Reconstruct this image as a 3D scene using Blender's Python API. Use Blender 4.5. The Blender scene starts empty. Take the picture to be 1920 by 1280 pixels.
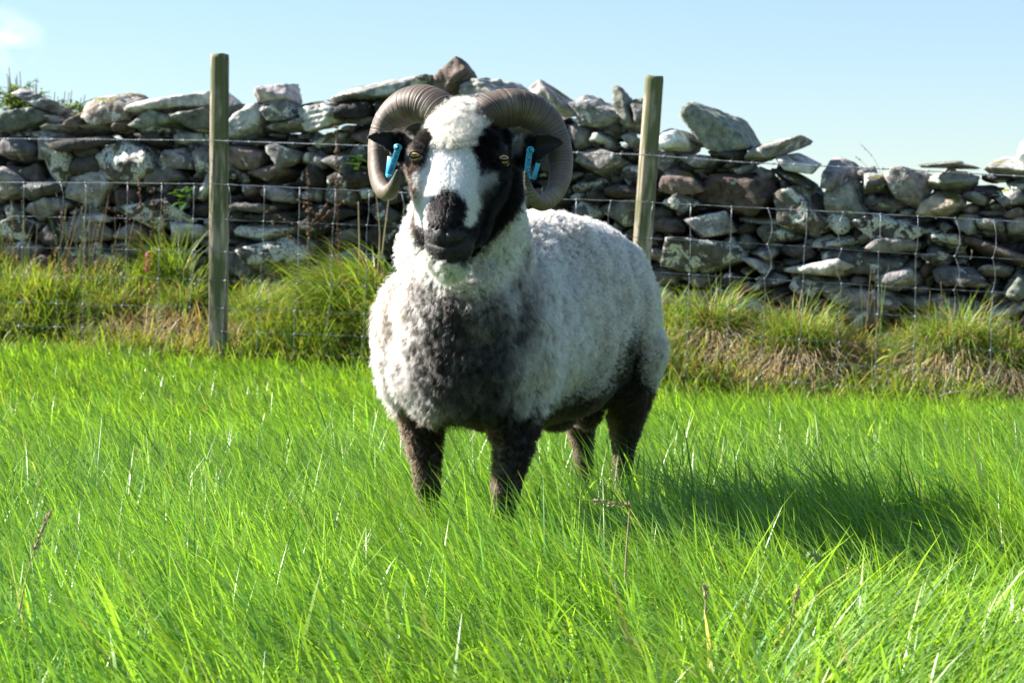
import bpy, bmesh, math, random
import numpy as np
from mathutils import Vector, Matrix

random.seed(7)
RNG = np.random.default_rng(7)
SC = bpy.context.scene
COL = SC.collection

# ------------------------------------------------------------------ camera, world, sun
EYE = 0.62          # camera height (m)
FPX = 4200.0        # focal length in pixels of the 1920 px wide frame
HOR = 445.0         # horizon row
cam_d = bpy.data.cameras.new('camera')
cam = bpy.data.objects.new('camera', cam_d)
COL.objects.link(cam)
cam.location = (0, 0, EYE)
cam.rotation_euler = (math.radians(90), 0, 0)
cam_d.sensor_width = 36.0
cam_d.lens = FPX / 1920 * 36
cam_d.shift_y = -(640 - HOR) / 1920
cam_d.clip_start = 0.05
cam_d.clip_end = 2000
cam_d.dof.use_dof = True
cam_d.dof.focus_distance = 3.98
cam_d.dof.aperture_fstop = 14.0
SC.camera = cam

SUNV = Vector((-0.95, 0.31, 0.71)).normalized()     # towards the sun
SUN_EL = math.asin(SUNV.z)
SUN_AZ = math.atan2(SUNV.x, SUNV.y)
w = bpy.data.worlds.new('World')
SC.world = w
w.use_nodes = True
nt = w.node_tree
nt.nodes.clear()
wo = nt.nodes.new('ShaderNodeOutputWorld')
bg = nt.nodes.new('ShaderNodeBackground')
sky = nt.nodes.new('ShaderNodeTexSky')
sky.sky_type = 'NISHITA'
sky.sun_disc = False
sky.sun_elevation = SUN_EL
sky.sun_rotation = SUN_AZ
sky.air_density = 1.0
sky.dust_density = 0.0
sky.ozone_density = 3.0
sky.altitude = 50
bg.inputs['Strength'].default_value = 0.047
# thin wisp of cloud low in the sky
tc = nt.nodes.new('ShaderNodeTexCoord')
sepv = nt.nodes.new('ShaderNodeVectorMath'); sepv.operation = 'DISTANCE'
cd = Vector((-0.232, 1.0, 0.0885)).normalized()
sc_ = nt.nodes.new('ShaderNodeVectorMath'); sc_.operation = 'MULTIPLY'; sc_.inputs[1].default_value = (1, 1, 1.5)
nt.links.new(tc.outputs['Generated'], sc_.inputs[0])
nt.links.new(sc_.outputs[0], sepv.inputs[0]); sepv.inputs[1].default_value = (cd.x, cd.y, cd.z * 1.5)
nz = nt.nodes.new('ShaderNodeTexNoise'); nz.inputs['Scale'].default_value = 60; nz.inputs['Detail'].default_value = 6
nt.links.new(sc_.outputs[0], nz.inputs['Vector'])
mr = nt.nodes.new('ShaderNodeMapRange'); mr.inputs['From Min'].default_value = 0.024; mr.inputs['From Max'].default_value = 0.003
nt.links.new(sepv.outputs['Value'], mr.inputs['Value'])
mm = nt.nodes.new('ShaderNodeMath'); mm.operation = 'MULTIPLY'
mr2 = nt.nodes.new('ShaderNodeMapRange'); mr2.inputs['From Min'].default_value = 0.35; mr2.inputs['From Max'].default_value = 0.72
nt.links.new(nz.outputs['Fac'], mr2.inputs['Value'])
nt.links.new(mr.outputs[0], mm.inputs[0]); nt.links.new(mr2.outputs[0], mm.inputs[1])
mx = nt.nodes.new('ShaderNodeMixRGB'); mx.inputs['Color2'].default_value = (9, 9, 9, 1)
nt.links.new(mm.outputs[0], mx.inputs['Fac']); hue = nt.nodes.new('ShaderNodeVectorMath'); hue.operation = 'MULTIPLY'; hue.inputs[1].default_value = (1.40, 1.576, 1.716)
gam = nt.nodes.new('ShaderNodeGamma'); gam.inputs['Gamma'].default_value = 0.72
nt.links.new(sky.outputs[0], gam.inputs['Color']); nt.links.new(gam.outputs[0], hue.inputs[0]); nt.links.new(hue.outputs[0], mx.inputs['Color1'])
nt.links.new(mx.outputs[0], bg.inputs['Color'])
nt.links.new(bg.outputs[0], wo.inputs['Surface'])

sun_d = bpy.data.lights.new('sun', 'SUN')
sun_d.energy = 5.0
sun_d.angle = math.radians(0.5)
sun_d.color = (1.0, 0.95, 0.87)
sun = bpy.data.objects.new('sun', sun_d)
COL.objects.link(sun)
sun.rotation_euler = SUNV.to_track_quat('Z', 'Y').to_euler()
sun.location = SUNV * 30

SC.view_settings.view_transform = 'Standard'
SC.view_settings.look = 'None'
SC.view_settings.exposure = 1.75
SC.view_settings.gamma = 1.0
SC.cycles.max_bounces = 8
SC.cycles.transmission_bounces = 6
SC.cycles.transparent_max_bounces = 6
SC.cycles.diffuse_bounces = 4
try:
    SC.cycles_curves.shape = 'RIBBONS'
except Exception:
    pass

# ------------------------------------------------------------------ helpers
def P(px, py, Y):
    """point that shows at pixel (px, py) of the 1920x1280 frame, Y metres away"""
    return Vector(((px - 960) * Y / FPX, Y, EYE - (py - HOR) * Y / FPX))

def proj(V):
    V = np.asarray(V)
    return 960 + FPX * V[:, 0] / V[:, 1], HOR + FPX * (EYE - V[:, 2]) / V[:, 1]

def vnoise(Pp, scale=1.0, seed=0):
    Pp = np.asarray(Pp, dtype=np.float64) * scale + 1000.37 + seed * 17.13
    i = np.floor(Pp).astype(np.int64)
    f = Pp - i
    u = f * f * (3 - 2 * f)
    def h(a, b, c):
        n = (a * 374761393 + b * 668265263 + c * 2147483647 + seed * 1274126177) & 0xFFFFFFFF
        n = ((n ^ (n >> 13)) * 1274126177) & 0xFFFFFFFF
        n = (n ^ (n >> 16)) & 0xFFFFFFFF
        n = ((n ^ (n >> 11)) * 2246822519) & 0xFFFFFFFF
        return ((n >> 8) & 0xFFFF) / 32767.5 - 1
    x, y, z = i[:, 0], i[:, 1], i[:, 2]
    r = 0
    for dx in (0, 1):
        wx = u[:, 0] if dx else 1 - u[:, 0]
        for dy in (0, 1):
            wy = u[:, 1] if dy else 1 - u[:, 1]
            for dz in (0, 1):
                wz = u[:, 2] if dz else 1 - u[:, 2]
                r = r + wx * wy * wz * h(x + dx, y + dy, z + dz)
    return r

def fbm(Pp, scale=1.0, seed=0, oct=4, gain=0.5):
    r = 0; a = 1.0; t = 0
    for k in range(oct):
        r = r + a * vnoise(Pp, scale * 2.03 ** k, seed + k * 7); t += a; a *= gain
    return r / t

def sstep(a, b, x):
    t = np.clip((np.asarray(x, dtype=float) - a) / (b - a), 0, 1)
    return t * t * (3 - 2 * t)

def inpoly(px, py, poly, soft=0.0):
    """1 inside, 0 outside; soft: width in px of a soft edge"""
    poly = np.array(poly, float)
    n = len(poly)
    ins = np.zeros(len(px), bool)
    dist = np.full(len(px), 1e9)
    j = n - 1
    for i in range(n):
        xi, yi = poly[i]; xj, yj = poly[j]
        c = ((yi > py) != (yj > py)) & (px < (xj - xi) * (py - yi) / (yj - yi + 1e-12) + xi)
        ins ^= c
        ex, ey = xj - xi, yj - yi
        t = np.clip(((px - xi) * ex + (py - yi) * ey) / (ex * ex + ey * ey + 1e-9), 0, 1)
        dist = np.minimum(dist, np.hypot(px - xi - t * ex, py - yi - t * ey))
        j = i
    if soft <= 0:
        return ins.astype(float)
    sd = np.where(ins, dist, -dist)
    return sstep(-soft, soft, sd)

def setattr_col(me, name, col, domain='POINT'):
    col = np.asarray(col, dtype=np.float32)
    if col.shape[1] == 3:
        col = np.concatenate([col, np.ones((len(col), 1), np.float32)], 1)
    a = me.attributes.new(name, 'FLOAT_COLOR', domain)
    a.data.foreach_set('color', np.ascontiguousarray(col).ravel())

def mesh_np(name, V, loops, sizes, mat=None, col=None, smooth=True, parent=None, extra=None):
    """mesh object from numpy arrays: V (n,3), flat loop vertex ids, face sizes"""
    me = bpy.data.meshes.new(name)
    V = np.ascontiguousarray(V, dtype=np.float32)
    loops = np.ascontiguousarray(loops, dtype=np.int32).ravel()
    sizes = np.ascontiguousarray(sizes, dtype=np.int32).ravel()
    me.vertices.add(len(V)); me.vertices.foreach_set('co', V.ravel())
    me.loops.add(len(loops)); me.loops.foreach_set('vertex_index', loops)
    me.polygons.add(len(sizes))
    st = np.concatenate([[0], np.cumsum(sizes)[:-1]]).astype(np.int32)
    me.polygons.foreach_set('loop_start', st)
    me.update(calc_edges=True)
    if smooth:
        me.polygons.foreach_set('use_smooth', np.ones(len(sizes), bool))
    if col is not None:
        setattr_col(me, 'Col', col)
    for k, v in (extra or {}).items():
        a = me.attributes.new(k, 'FLOAT', 'POINT'); a.data.foreach_set('value', np.asarray(v, np.float32))
    if mat: me.materials.append(mat)
    me.validate()
    o = bpy.data.objects.new(name, me)
    COL.objects.link(o)
    if parent: o.parent = parent
    return o

class MB:
    """collects pieces into one mesh"""
    def __init__(s):
        s.V = []; s.L = []; s.S = []; s.C = []; s.n = 0
    def add(s, V, faces, col=None):
        V = np.asarray(V, float)
        for f in faces:
            s.L.extend([i + s.n for i in f]); s.S.append(len(f))
        s.V.append(V); s.n += len(V)
        c = np.zeros((len(V), 3)) + (np.asarray(col) if col is not None else 0.5)
        s.C.append(c)
    def addnp(s, V, quads, col):
        s.L.extend((np.asarray(quads) + s.n).ravel().tolist()); s.S.extend([quads.shape[1]] * len(quads))
        s.V.append(V); s.C.append(col); s.n += len(V)
    def tube(s, pts, rad, col=(.5, .5, .5), n=8, cap=True, oval=None):
        pts = [Vector(p) for p in pts]
        if not hasattr(rad, '__len__'): rad = [rad] * len(pts)
        V = []; F = []
        up = Vector((0.13, 0.3, 1)).normalized()
        for i, p in enumerate(pts):
            t = (pts[min(i + 1, len(pts) - 1)] - pts[max(i - 1, 0)]).normalized()
            a = t.cross(up)
            if a.length < 1e-3: a = t.cross(Vector((1, 0, 0)))
            a.normalize(); b = t.cross(a)
            up = a.cross(t) if False else up
            for k in range(n):
                th = 2 * math.pi * k / n
                q = a * math.cos(th) + b * math.sin(th) * (oval or 1)
                V.append(p + q * rad[i])
        for i in range(len(pts) - 1):
            for k in range(n):
                F.append((i * n + k, i * n + (k + 1) % n, (i + 1) * n + (k + 1) % n, (i + 1) * n + k))
        if cap:
            F.append(tuple(range(n))[::-1]); F.append(tuple((len(pts) - 1) * n + k for k in range(n)))
        s.add([tuple(v) for v in V], F, col)
    def build(s, name, mat, parent=None, smooth=True):
        return mesh_np(name, np.concatenate(s.V), s.L, s.S, mat, np.concatenate(s.C), smooth, parent)

def tag(o, label=None, cat=None, group=None, kind=None):
    if label: o['label'] = label
    if cat: o['category'] = cat
    if group: o['group'] = group
    if kind: o['kind'] = kind
    return o

def empty(name, loc=(0, 0, 0)):
    o = bpy.data.objects.new(name, None)
    o.empty_display_size = 0.1
    COL.objects.link(o)
    o.location = loc
    return o

def adopt(o, parent):
    """parent a mesh whose vertices are in world space"""
    o.parent = parent
    o.matrix_parent_inverse = Matrix.Translation(-Vector(parent.location))
    return o

def ico(sub):
    bm = bmesh.new(); bmesh.ops.create_icosphere(bm, subdivisions=sub, radius=1)
    bm.verts.ensure_lookup_table()
    V = np.array([v.co[:] for v in bm.verts]); F = np.array([[v.index for v in f.verts] for f in bm.faces])
    bm.free(); return V / np.linalg.norm(V, axis=1)[:, None], F
ICO = {k: ico(k) for k in (2, 3, 4, 5)}


def lerp(a, b, t): return a + (b - a) * t

# ------------------------------------------------------------------ materials
def newmat(name):
    m = bpy.data.materials.new(name); m.use_nodes = True
    n = m.node_tree.nodes; n.clear()
    out = n.new('ShaderNodeOutputMaterial')
    return m, m.node_tree, out

def leaf_mat(name, trans=0.4, rough=0.4, spec=0.5, tint=(1.15, 1.1, 0.45)):
    m, t, out = newmat(name)
    a = t.nodes.new('ShaderNodeAttribute'); a.attribute_name = 'Col'
    p = t.nodes.new('ShaderNodeBsdfPrincipled'); p.inputs['Roughness'].default_value = rough
    p.inputs['Specular IOR Level'].default_value = spec
    tr = t.nodes.new('ShaderNodeBsdfTranslucent')
    g = t.nodes.new('ShaderNodeVectorMath'); g.operation = 'MULTIPLY'; g.inputs[1].default_value = tint
    mix = t.nodes.new('ShaderNodeMixShader'); mix.inputs[0].default_value = trans
    t.links.new(a.outputs['Color'], p.inputs['Base Color'])
    t.links.new(a.outputs['Color'], g.inputs[0]); t.links.new(g.outputs[0], tr.inputs['Color'])
    t.links.new(p.outputs[0], mix.inputs[1]); t.links.new(tr.outputs[0], mix.inputs[2])
    t.links.new(mix.outputs[0], out.inputs['Surface'])
    return m

M_GRASS = leaf_mat('grass_blades', 0.48, 0.36, 0.4, (1.22, 1.28, 0.55))
M_ROUGH = leaf_mat('rough_grass_blades', 0.35, 0.5, 0.35)
M_LEAF = leaf_mat('leaves', 0.35, 0.45, 0.4)
M_DRY = leaf_mat('dry_stems', 0.12, 0.8, 0.15, (1, 1, 1))

def ground_mat():
    m, t, out = newmat('ground_soil')
    p = t.nodes.new('ShaderNodeBsdfPrincipled'); p.inputs['Roughness'].default_value = 0.95
    g = t.nodes.new('ShaderNodeNewGeometry')
    n1 = t.nodes.new('ShaderNodeTexNoise'); n1.inputs['Scale'].default_value = 9; n1.inputs['Detail'].default_value = 8
    t.links.new(g.outputs['Position'], n1.inputs['Vector'])
    r = t.nodes.new('ShaderNodeValToRGB')
    r.color_ramp.elements[0].position = 0.35; r.color_ramp.elements[0].color = (0.030, 0.045, 0.012, 1)
    r.color_ramp.elements[1].position = 0.7; r.color_ramp.elements[1].color = (0.075, 0.10, 0.022, 1)
    t.links.new(n1.outputs['Fac'], r.inputs[0]); t.links.new(r.outputs[0], p.inputs['Base Color'])
    b = t.nodes.new('ShaderNodeBump'); b.inputs['Strength'].default_value = 0.6; b.inputs['Distance'].default_value = 0.02
    t.links.new(n1.outputs['Fac'], b.inputs['Height']); t.links.new(b.outputs[0], p.inputs['Normal'])
    t.links.new(p.outputs[0], out.inputs['Surface'])
    return m

# ------------------------------------------------------------------ terrain
def fence_y(x): return 9.215 - 0.349 * np.asarray(x, float)
def wall_y(x): return 10.23 - 0.387 * np.asarray(x, float)

def ground_z(x, y):
    x = np.asarray(x, float); y = np.asarray(y, float)
    xc = np.clip(x, -4, 4)
    z = -0.045 * xc * sstep(6.5, 9, y) - 0.01 * sstep(6.5, 9, y)
    d = (y - fence_y(xc)) / 1.02
    bump = vnoise(np.stack([x, y, x * 0], 1) if x.ndim else np.array([[float(x), float(y), 0]]), 1.7, 3)
    bump = bump if x.ndim else bump[0]
    z = z + (0.30 + 0.05 * bump) * sstep(0.02, 1.0, d) * (1 - 0.25 * sstep(-1, 3, xc))
    z = z + 0.012 * bump
    return z

def gz1(x, y): return float(ground_z(np.array([x]), np.array([y]))[0])

xs = np.concatenate([[-900, -300, -100, -40, -18, -9], np.arange(-6, 6.01, 0.08), [9, 18, 40, 100, 300, 900]])
ys = np.concatenate([[-600, -200, -60, -20, -6, -2], np.arange(0, 14.01, 0.08), [18, 26, 40, 80, 200, 600, 1500]])
gx, gy = np.meshgrid(xs, ys)
gx = gx.ravel(); gy = gy.ravel()
gz = ground_z(gx, gy)
nx, ny = len(xs), len(ys)
ii = np.arange((ny - 1) * nx).reshape(ny - 1, nx)[:, :-1].ravel()
q = np.stack([ii, ii + 1, ii + nx + 1, ii + nx], 1)
ground = mesh_np('ground', np.stack([gx, gy, gz], 1), q, np.full(len(q), 4), ground_mat())
tag(ground, 'grassy field soil under the turf, rising to the wall', 'ground', kind='structure')

# ------------------------------------------------------------------ blades of grass
def blades(x, y, L, wd, az, lean, bend, colb, colt, nseg=5, zoff=-0.01, twist=None, z=None):
    """vectorised ribbons; returns V, quads, C"""
    n = len(x)
    if z is None: z = ground_z(x, y)
    z = z + zoff
    t = np.linspace(0, 1, nseg + 1)
    dirx, diry = np.cos(az), np.sin(az)
    if twist is None: twist = RNG.uniform(-0.9, 0.9, n)
    sa = az + math.pi / 2 + twist
    sx, sy = np.cos(sa), np.sin(sa)
    px, py, pz = x.copy(), y.copy(), z.copy()
    V = np.zeros((n, nseg + 1, 2, 3)); C = np.zeros((n, nseg + 1, 2, 3))
    for k in range(nseg + 1):
        if k:
            th = lean + bend * ((t[k] + t[k - 1]) / 2) ** 1.4
            d = L / nseg
            px = px + np.sin(th) * dirx * d; py = py + np.sin(th) * diry * d; pz = pz + np.cos(th) * d
        hw = 0.5 * wd * (1 - t[k] ** 2.2) * (0.75 + 0.5 * min(1, t[k] * 3)) + 0.0001
        V[:, k, 0] = np.stack([px - sx * hw, py - sy * hw, pz], 1)
        V[:, k, 1] = np.stack([px + sx * hw, py + sy * hw, pz], 1)
        cc = colb * (1 - t[k]) + colt * t[k]
        C[:, k, 0] = cc; C[:, k, 1] = cc
    base = (np.arange(n) * (nseg + 1) * 2)[:, None]
    qs = []
    for k in range(nseg):
        a = base + 2 * k
        qs.append(np.concatenate([a, a + 1, a + 3, a + 2], 1))
    qs = np.stack(qs, 1).reshape(-1, 4)
    return V.reshape(-1, 3), qs, C.reshape(-1, 3)

def join_blades(name, parts, mat, parent=None):
    V = []; Q = []; C = []; n = 0
    for v, q_, c in parts:
        V.append(v); Q.append(q_ + n); C.append(c); n += len(v)
    V = np.concatenate(V); Q = np.concatenate(Q); C = np.concatenate(C)
    return mesh_np(name, V, Q, np.full(len(Q), 4), mat, C, True, parent)
# ------------------------------------------------------------------ the lawn

def greens(n, dry=0.03, yel=0.35):
    """per-blade base and tip colours"""
    t = RNG.random((n, 1))
    g1 = np.array([0.140, 0.30, 0.044]); g2 = np.array([0.225, 0.40, 0.050]); g3 = np.array([0.105, 0.25, 0.095])
    c = np.where(t < yel, g2, np.where(t < 0.82, g1, g3))
    c = c * RNG.uniform(0.75, 1.25, (n, 1))
    tip = c * np.array([1.25, 1.12, 0.9])
    base = c * 0.85 + np.array([0.10, 0.14, 0.02]) * 0.3
    d = RNG.random((n, 1)) < dry
    tip = np.where(d, np.array([0.42, 0.40, 0.20]) * RNG.uniform(0.7, 1.2, (n, 1)), tip)
    base = np.where(d, np.array([0.25, 0.25, 0.10]), base)
    return base, tip

def lawn():
    parts = []
    # rows in depth: (y0, y1, density per m2, width scale, segments)
    rows = [(1.5, 2.3, 12000, 0.8, 6), (2.3, 3.2, 13500, 0.8, 6), (3.2, 4.4, 12500, 0.82, 5), (4.4, 5.8, 9500, 0.95, 4), (5.8, 7.5, 7000, 1.15, 4), (7.5, 9.9, 6000, 1.35, 3)]
    for y0, y1, dens, ws, seg in rows:
        hw = 0.235 * y1 + 0.45
        n = int(dens * (y1 - y0) * 2 * hw)
        x = RNG.uniform(-hw, hw, n); y = RNG.uniform(y0, y1, n)
        keep = y < fence_y(x) + 0.12 + 0.1 * vnoise(np.stack([x, y, x * 0], 1), 5, 9)
        x = x[keep]; y = y[keep]
        pp = np.stack([x, y, x * 0], 1)
        cl = fbm(pp, 3.2, 1, 3)
        fine = vnoise(pp, 14, 4)
        keep = RNG.random(len(x)) < 0.74 + 0.8 * cl + 0.35 * fine
        x = x[keep]; y = y[keep]; cl = cl[keep]; fine = fine[keep]; pp = pp[keep]
        n = len(x)
        far = sstep(4.8, 9.0, y)
        tall = 1.04 + 0.22 * sstep(3.2, 3.8, y) * (1 - sstep(4.6, 6.0, y))
        L = (0.155 + 0.10 * cl + 0.025 * fine) * RNG.uniform(0.55, 1.25, n) * (1 - 0.35 * far) * tall
        az = math.pi - 0.1 + 1.3 * fbm(pp, 0.8, 11, 2) + RNG.normal(0, 0.8, n)
        # in front on the right the blades lean the other way
        flip = sstep(0.1, 0.5, x) * (1 - sstep(3.0, 3.6, y))
        az = np.where(RNG.random(n) < flip * 0.75, az + math.pi, az)
        lean = np.abs(RNG.normal(0.32, 0.26, n)) + 0.28 * sstep(-0.2, 0.5, cl)
        bend = RNG.uniform(0.2, 1.4, n) + 0.8 * (RNG.random(n) < 0.15)
        nearw = 1 - sstep(2.9, 3.8, y)
        wd = np.where(RNG.random(n) < 0.14 + 0.22 * nearw, RNG.uniform(0.0042, 0.0062, n) * (1 + 0.5 * nearw), RNG.uniform(0.0020, 0.0040, n)) * ws
        b, t = greens(n, 0.018)
        tone = (1 + 0.22 * fbm(pp, 2.0, 21, 3))[:, None]
        yl = (0.5 + 0.5 * fbm(pp, 1.3, 31, 2))[:, None]
        fy = np.array([1.0, 0.97, 0.8]) * far[:, None] + np.array([1.10, 1.12, 1.15]) * (1 - far[:, None])
        b = b * tone * fy; t = t * tone * (1 + np.array([0.22, 0.05, 0]) * yl) * fy
        parts.append(blades(x, y, L, wd, az, lean, bend, b, t, seg))
        # long thin overtopping blades
        m = n // 11
        x = RNG.uniform(-hw, hw, m); y = RNG.uniform(y0, y1, m)
        k = y < fence_y(x) - 0.1; x = x[k]; y = y[k]; m = len(x)
        far = sstep(4.8, 9.0, y)
        pp = np.stack([x, y, x * 0], 1)
        az = math.pi - 0.1 + 1.3 * fbm(pp, 0.8, 11, 2) + RNG.normal(0, 0.5, m)
        flip = sstep(0.1, 0.5, x) * (1 - sstep(3.0, 3.6, y))
        az = np.where(RNG.random(m) < flip * 0.8, az + math.pi, az)
        b, t = greens(m, 0.03, 0.55)
        parts.append(blades(x, y, RNG.uniform(0.18, 0.30, m) * (1 - 0.45 * far), RNG.uniform(0.0025, 0.0055, m) * ws, az,
                            RNG.uniform(0.2, 0.9, m), RNG.uniform(0.4, 1.9, m), b, t * np.array([1.15, 1.1, 1]), max(seg, 4) + 1))
    o = join_blades('field_grass', parts, M_GRASS)
    tag(o, 'lush long green grass of the field, bright in the sun', 'grass', kind='stuff')

lawn()

# rough grass on the bank under the wall
def rough():
    parts = []
    n = 92000
    x = RNG.uniform(-3.4, 3.4, n)
    d = RNG.uniform(-0.6, 1.12, n)
    y = fence_y(x) + d
    pp = np.stack([x, y, x * 0], 1)
    cl = fbm(pp, 2.6, 41, 3); dr = fbm(pp, 1.9, 51, 3)
    keep = RNG.random(n) < (0.62 + 0.9 * cl - 0.25 * sstep(0.75, 1.1, d)) * sstep(-0.25, 0.08, d + 0.25 * fbm(pp, 1.4, 61, 2))
    x, y, d, cl, dr, pp = x[keep], y[keep], d[keep], cl[keep], dr[keep], pp[keep]
    n = len(x)
    L = (0.18 + 0.14 * cl) * RNG.uniform(0.4, 1.6, n) * (1 - 0.35 * sstep(0.6, 1.1, d)) * (0.5 + 0.5 * sstep(-0.2, 0.25, d))
    az = -math.pi / 2 + RNG.normal(0, 1.3, n)
    b, t = greens(n, 0.0, 0.5)
    t = t * np.array([1.15, 0.92, 1.1]); b = b * np.array([1.1, 0.9, 1.0])
    isd = RNG.random(n) < sstep(0.0, 0.35, dr + 0.12 * sstep(0, 1, x)) * 0.7 * sstep(0.05, 0.25, d) + 0.10
    straw = np.array([0.36, 0.27, 0.15]) * RNG.uniform(0.6, 1.3, (n, 1))
    t = np.where(isd[:, None], straw * 1.25, t); b = np.where(isd[:, None], straw * 0.8, b)
    parts.append(blades(x, y, L, RNG.uniform(0.003, 0.0075, n), az, np.abs(RNG.normal(0.3, 0.3, n)), RNG.uniform(0.3, 2.1, n), b, t, 4))
    o = join_blades('rough_grass', parts, M_ROUGH)
    tag(o, 'rough green and straw coloured grass on the bank below the wall', 'grass', kind='stuff')
rough()
# ------------------------------------------------------------------ stones
def stone_mat():
    m, t, out = newmat('weathered_stone')
    N = t.nodes; L = t.links
    a = N.new('ShaderNodeAttribute'); a.attribute_name = 'Col'
    li = N.new('ShaderNodeAttribute'); li.attribute_name = 'lichen'
    g = N.new('ShaderNodeNewGeometry')
    n1 = N.new('ShaderNodeTexNoise'); n1.inputs['Scale'].default_value = 22; n1.inputs['Detail'].default_value = 9; n1.inputs['Roughness'].default_value = 0.65
    L.new(g.outputs['Position'], n1.inputs['Vector'])
    n2 = N.new('ShaderNodeTexNoise'); n2.inputs['Scale'].default_value = 13; n2.inputs['Detail'].default_value = 7; n2.inputs['Roughness'].default_value = 0.6; n2.inputs['Distortion'].default_value = 0.6
    L.new(g.outputs['Position'], n2.inputs['Vector'])
    n3 = N.new('ShaderNodeTexNoise'); n3.inputs['Scale'].default_value = 95; n3.inputs['Detail'].default_value = 5
    L.new(g.outputs['Position'], n3.inputs['Vector'])
    # base colour * mottling
    r1 = N.new('ShaderNodeMapRange'); r1.inputs['From Min'].default_value = 0.3; r1.inputs['From Max'].default_value = 0.7
    r1.inputs['To Min'].default_value = 0.25; r1.inputs['To Max'].default_value = 1.8
    L.new(n1.outputs['Fac'], r1.inputs['Value'])
    v = N.new('ShaderNodeVectorMath'); v.operation = 'SCALE'; L.new(a.outputs['Color'], v.inputs[0]); L.new(r1.outputs[0], v.inputs['Scale'])
    # pale lichen: noise above a threshold that depends on the stone
    s1 = N.new('ShaderNodeMath'); s1.operation = 'ADD'; L.new(n2.outputs['Fac'], s1.inputs[0]); L.new(li.outputs['Fac'], s1.inputs[1])
    r2 = N.new('ShaderNodeMapRange'); r2.inputs['From Min'].default_value = 0.645; r2.inputs['From Max'].default_value = 0.68
    L.new(s1.outputs[0], r2.inputs['Value'])
    s3 = N.new('ShaderNodeMapRange'); s3.inputs['From Min'].default_value = 0.36; s3.inputs['From Max'].default_value = 0.5
    L.new(n3.outputs['Fac'], s3.inputs['Value'])
    mu = N.new('ShaderNodeMath'); mu.operation = 'MULTIPLY'; L.new(r2.outputs[0], mu.inputs[0]); L.new(s3.outputs[0], mu.inputs[1])
    mx = N.new('ShaderNodeMixRGB'); mx.inputs['Color2'].default_value = (0.62, 0.63, 0.58, 1)
    L.new(mu.outputs[0], mx.inputs['Fac']); L.new(v.outputs[0], mx.inputs['Color1'])
    # moss / orange lichen on upward faces
    sx = N.new('ShaderNodeSeparateXYZ'); L.new(g.outputs['Normal'], sx.inputs[0])
    n4 = N.new('ShaderNodeTexNoise'); n4.inputs['Scale'].default_value = 6; n4.inputs['Detail'].default_value = 6; L.new(g.outputs['Position'], n4.inputs['Vector'])
    ad = N.new('ShaderNodeMath'); ad.operation = 'MULTIPLY_ADD'; ad.inputs[1].default_value = 0.22
    L.new(sx.outputs[2], ad.inputs[0]); L.new(n4.outputs['Fac'], ad.inputs[2])
    r4 = N.new('ShaderNodeMapRange'); r4.inputs['From Min'].default_value = 0.76; r4.inputs['From Max'].default_value = 0.84; L.new(ad.outputs[0], r4.inputs['Value'])
    mx2 = N.new('ShaderNodeMixRGB'); mx2.inputs['Color2'].default_value = (0.16, 0.15, 0.03, 1)
    L.new(r4.outputs[0], mx2.inputs['Fac']); L.new(mx.outputs[0], mx2.inputs['Color1'])
    p = N.new('ShaderNodeBsdfPrincipled'); p.inputs['Roughness'].default_value = 0.85; p.inputs['Specular IOR Level'].default_value = 0.3
    L.new(mx2.outputs[0], p.inputs['Base Color'])
    b = N.new('ShaderNodeBump'); b.inputs['Strength'].default_value = 1.0; b.inputs['Distance'].default_value = 0.02
    L.new(n1.outputs['Fac'], b.inputs['Height'])
    b2 = N.new('ShaderNodeBump'); b2.inputs['Strength'].default_value = 0.5; b2.inputs['Distance'].default_value = 0.003
    L.new(n3.outputs['Fac'], b2.inputs['Height']); L.new(b.outputs[0], b2.inputs['Normal'])
    L.new(b2.outputs[0], p.inputs['Normal'])
    L.new(p.outputs[0], out.inputs['Surface'])
    return m
M_STONE = stone_mat()

WU = np.array([1, -0.387, 0]); WU = WU / np.linalg.norm(WU)      # along the wall
WN = np.array([WU[1], -WU[0], 0]); WN = WN if WN[1] < 0 else -WN   # out of the wall, towards the field
def wall_scale(px):
    return (427 + (px - 200) * 0.03786) / 1.11

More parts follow.
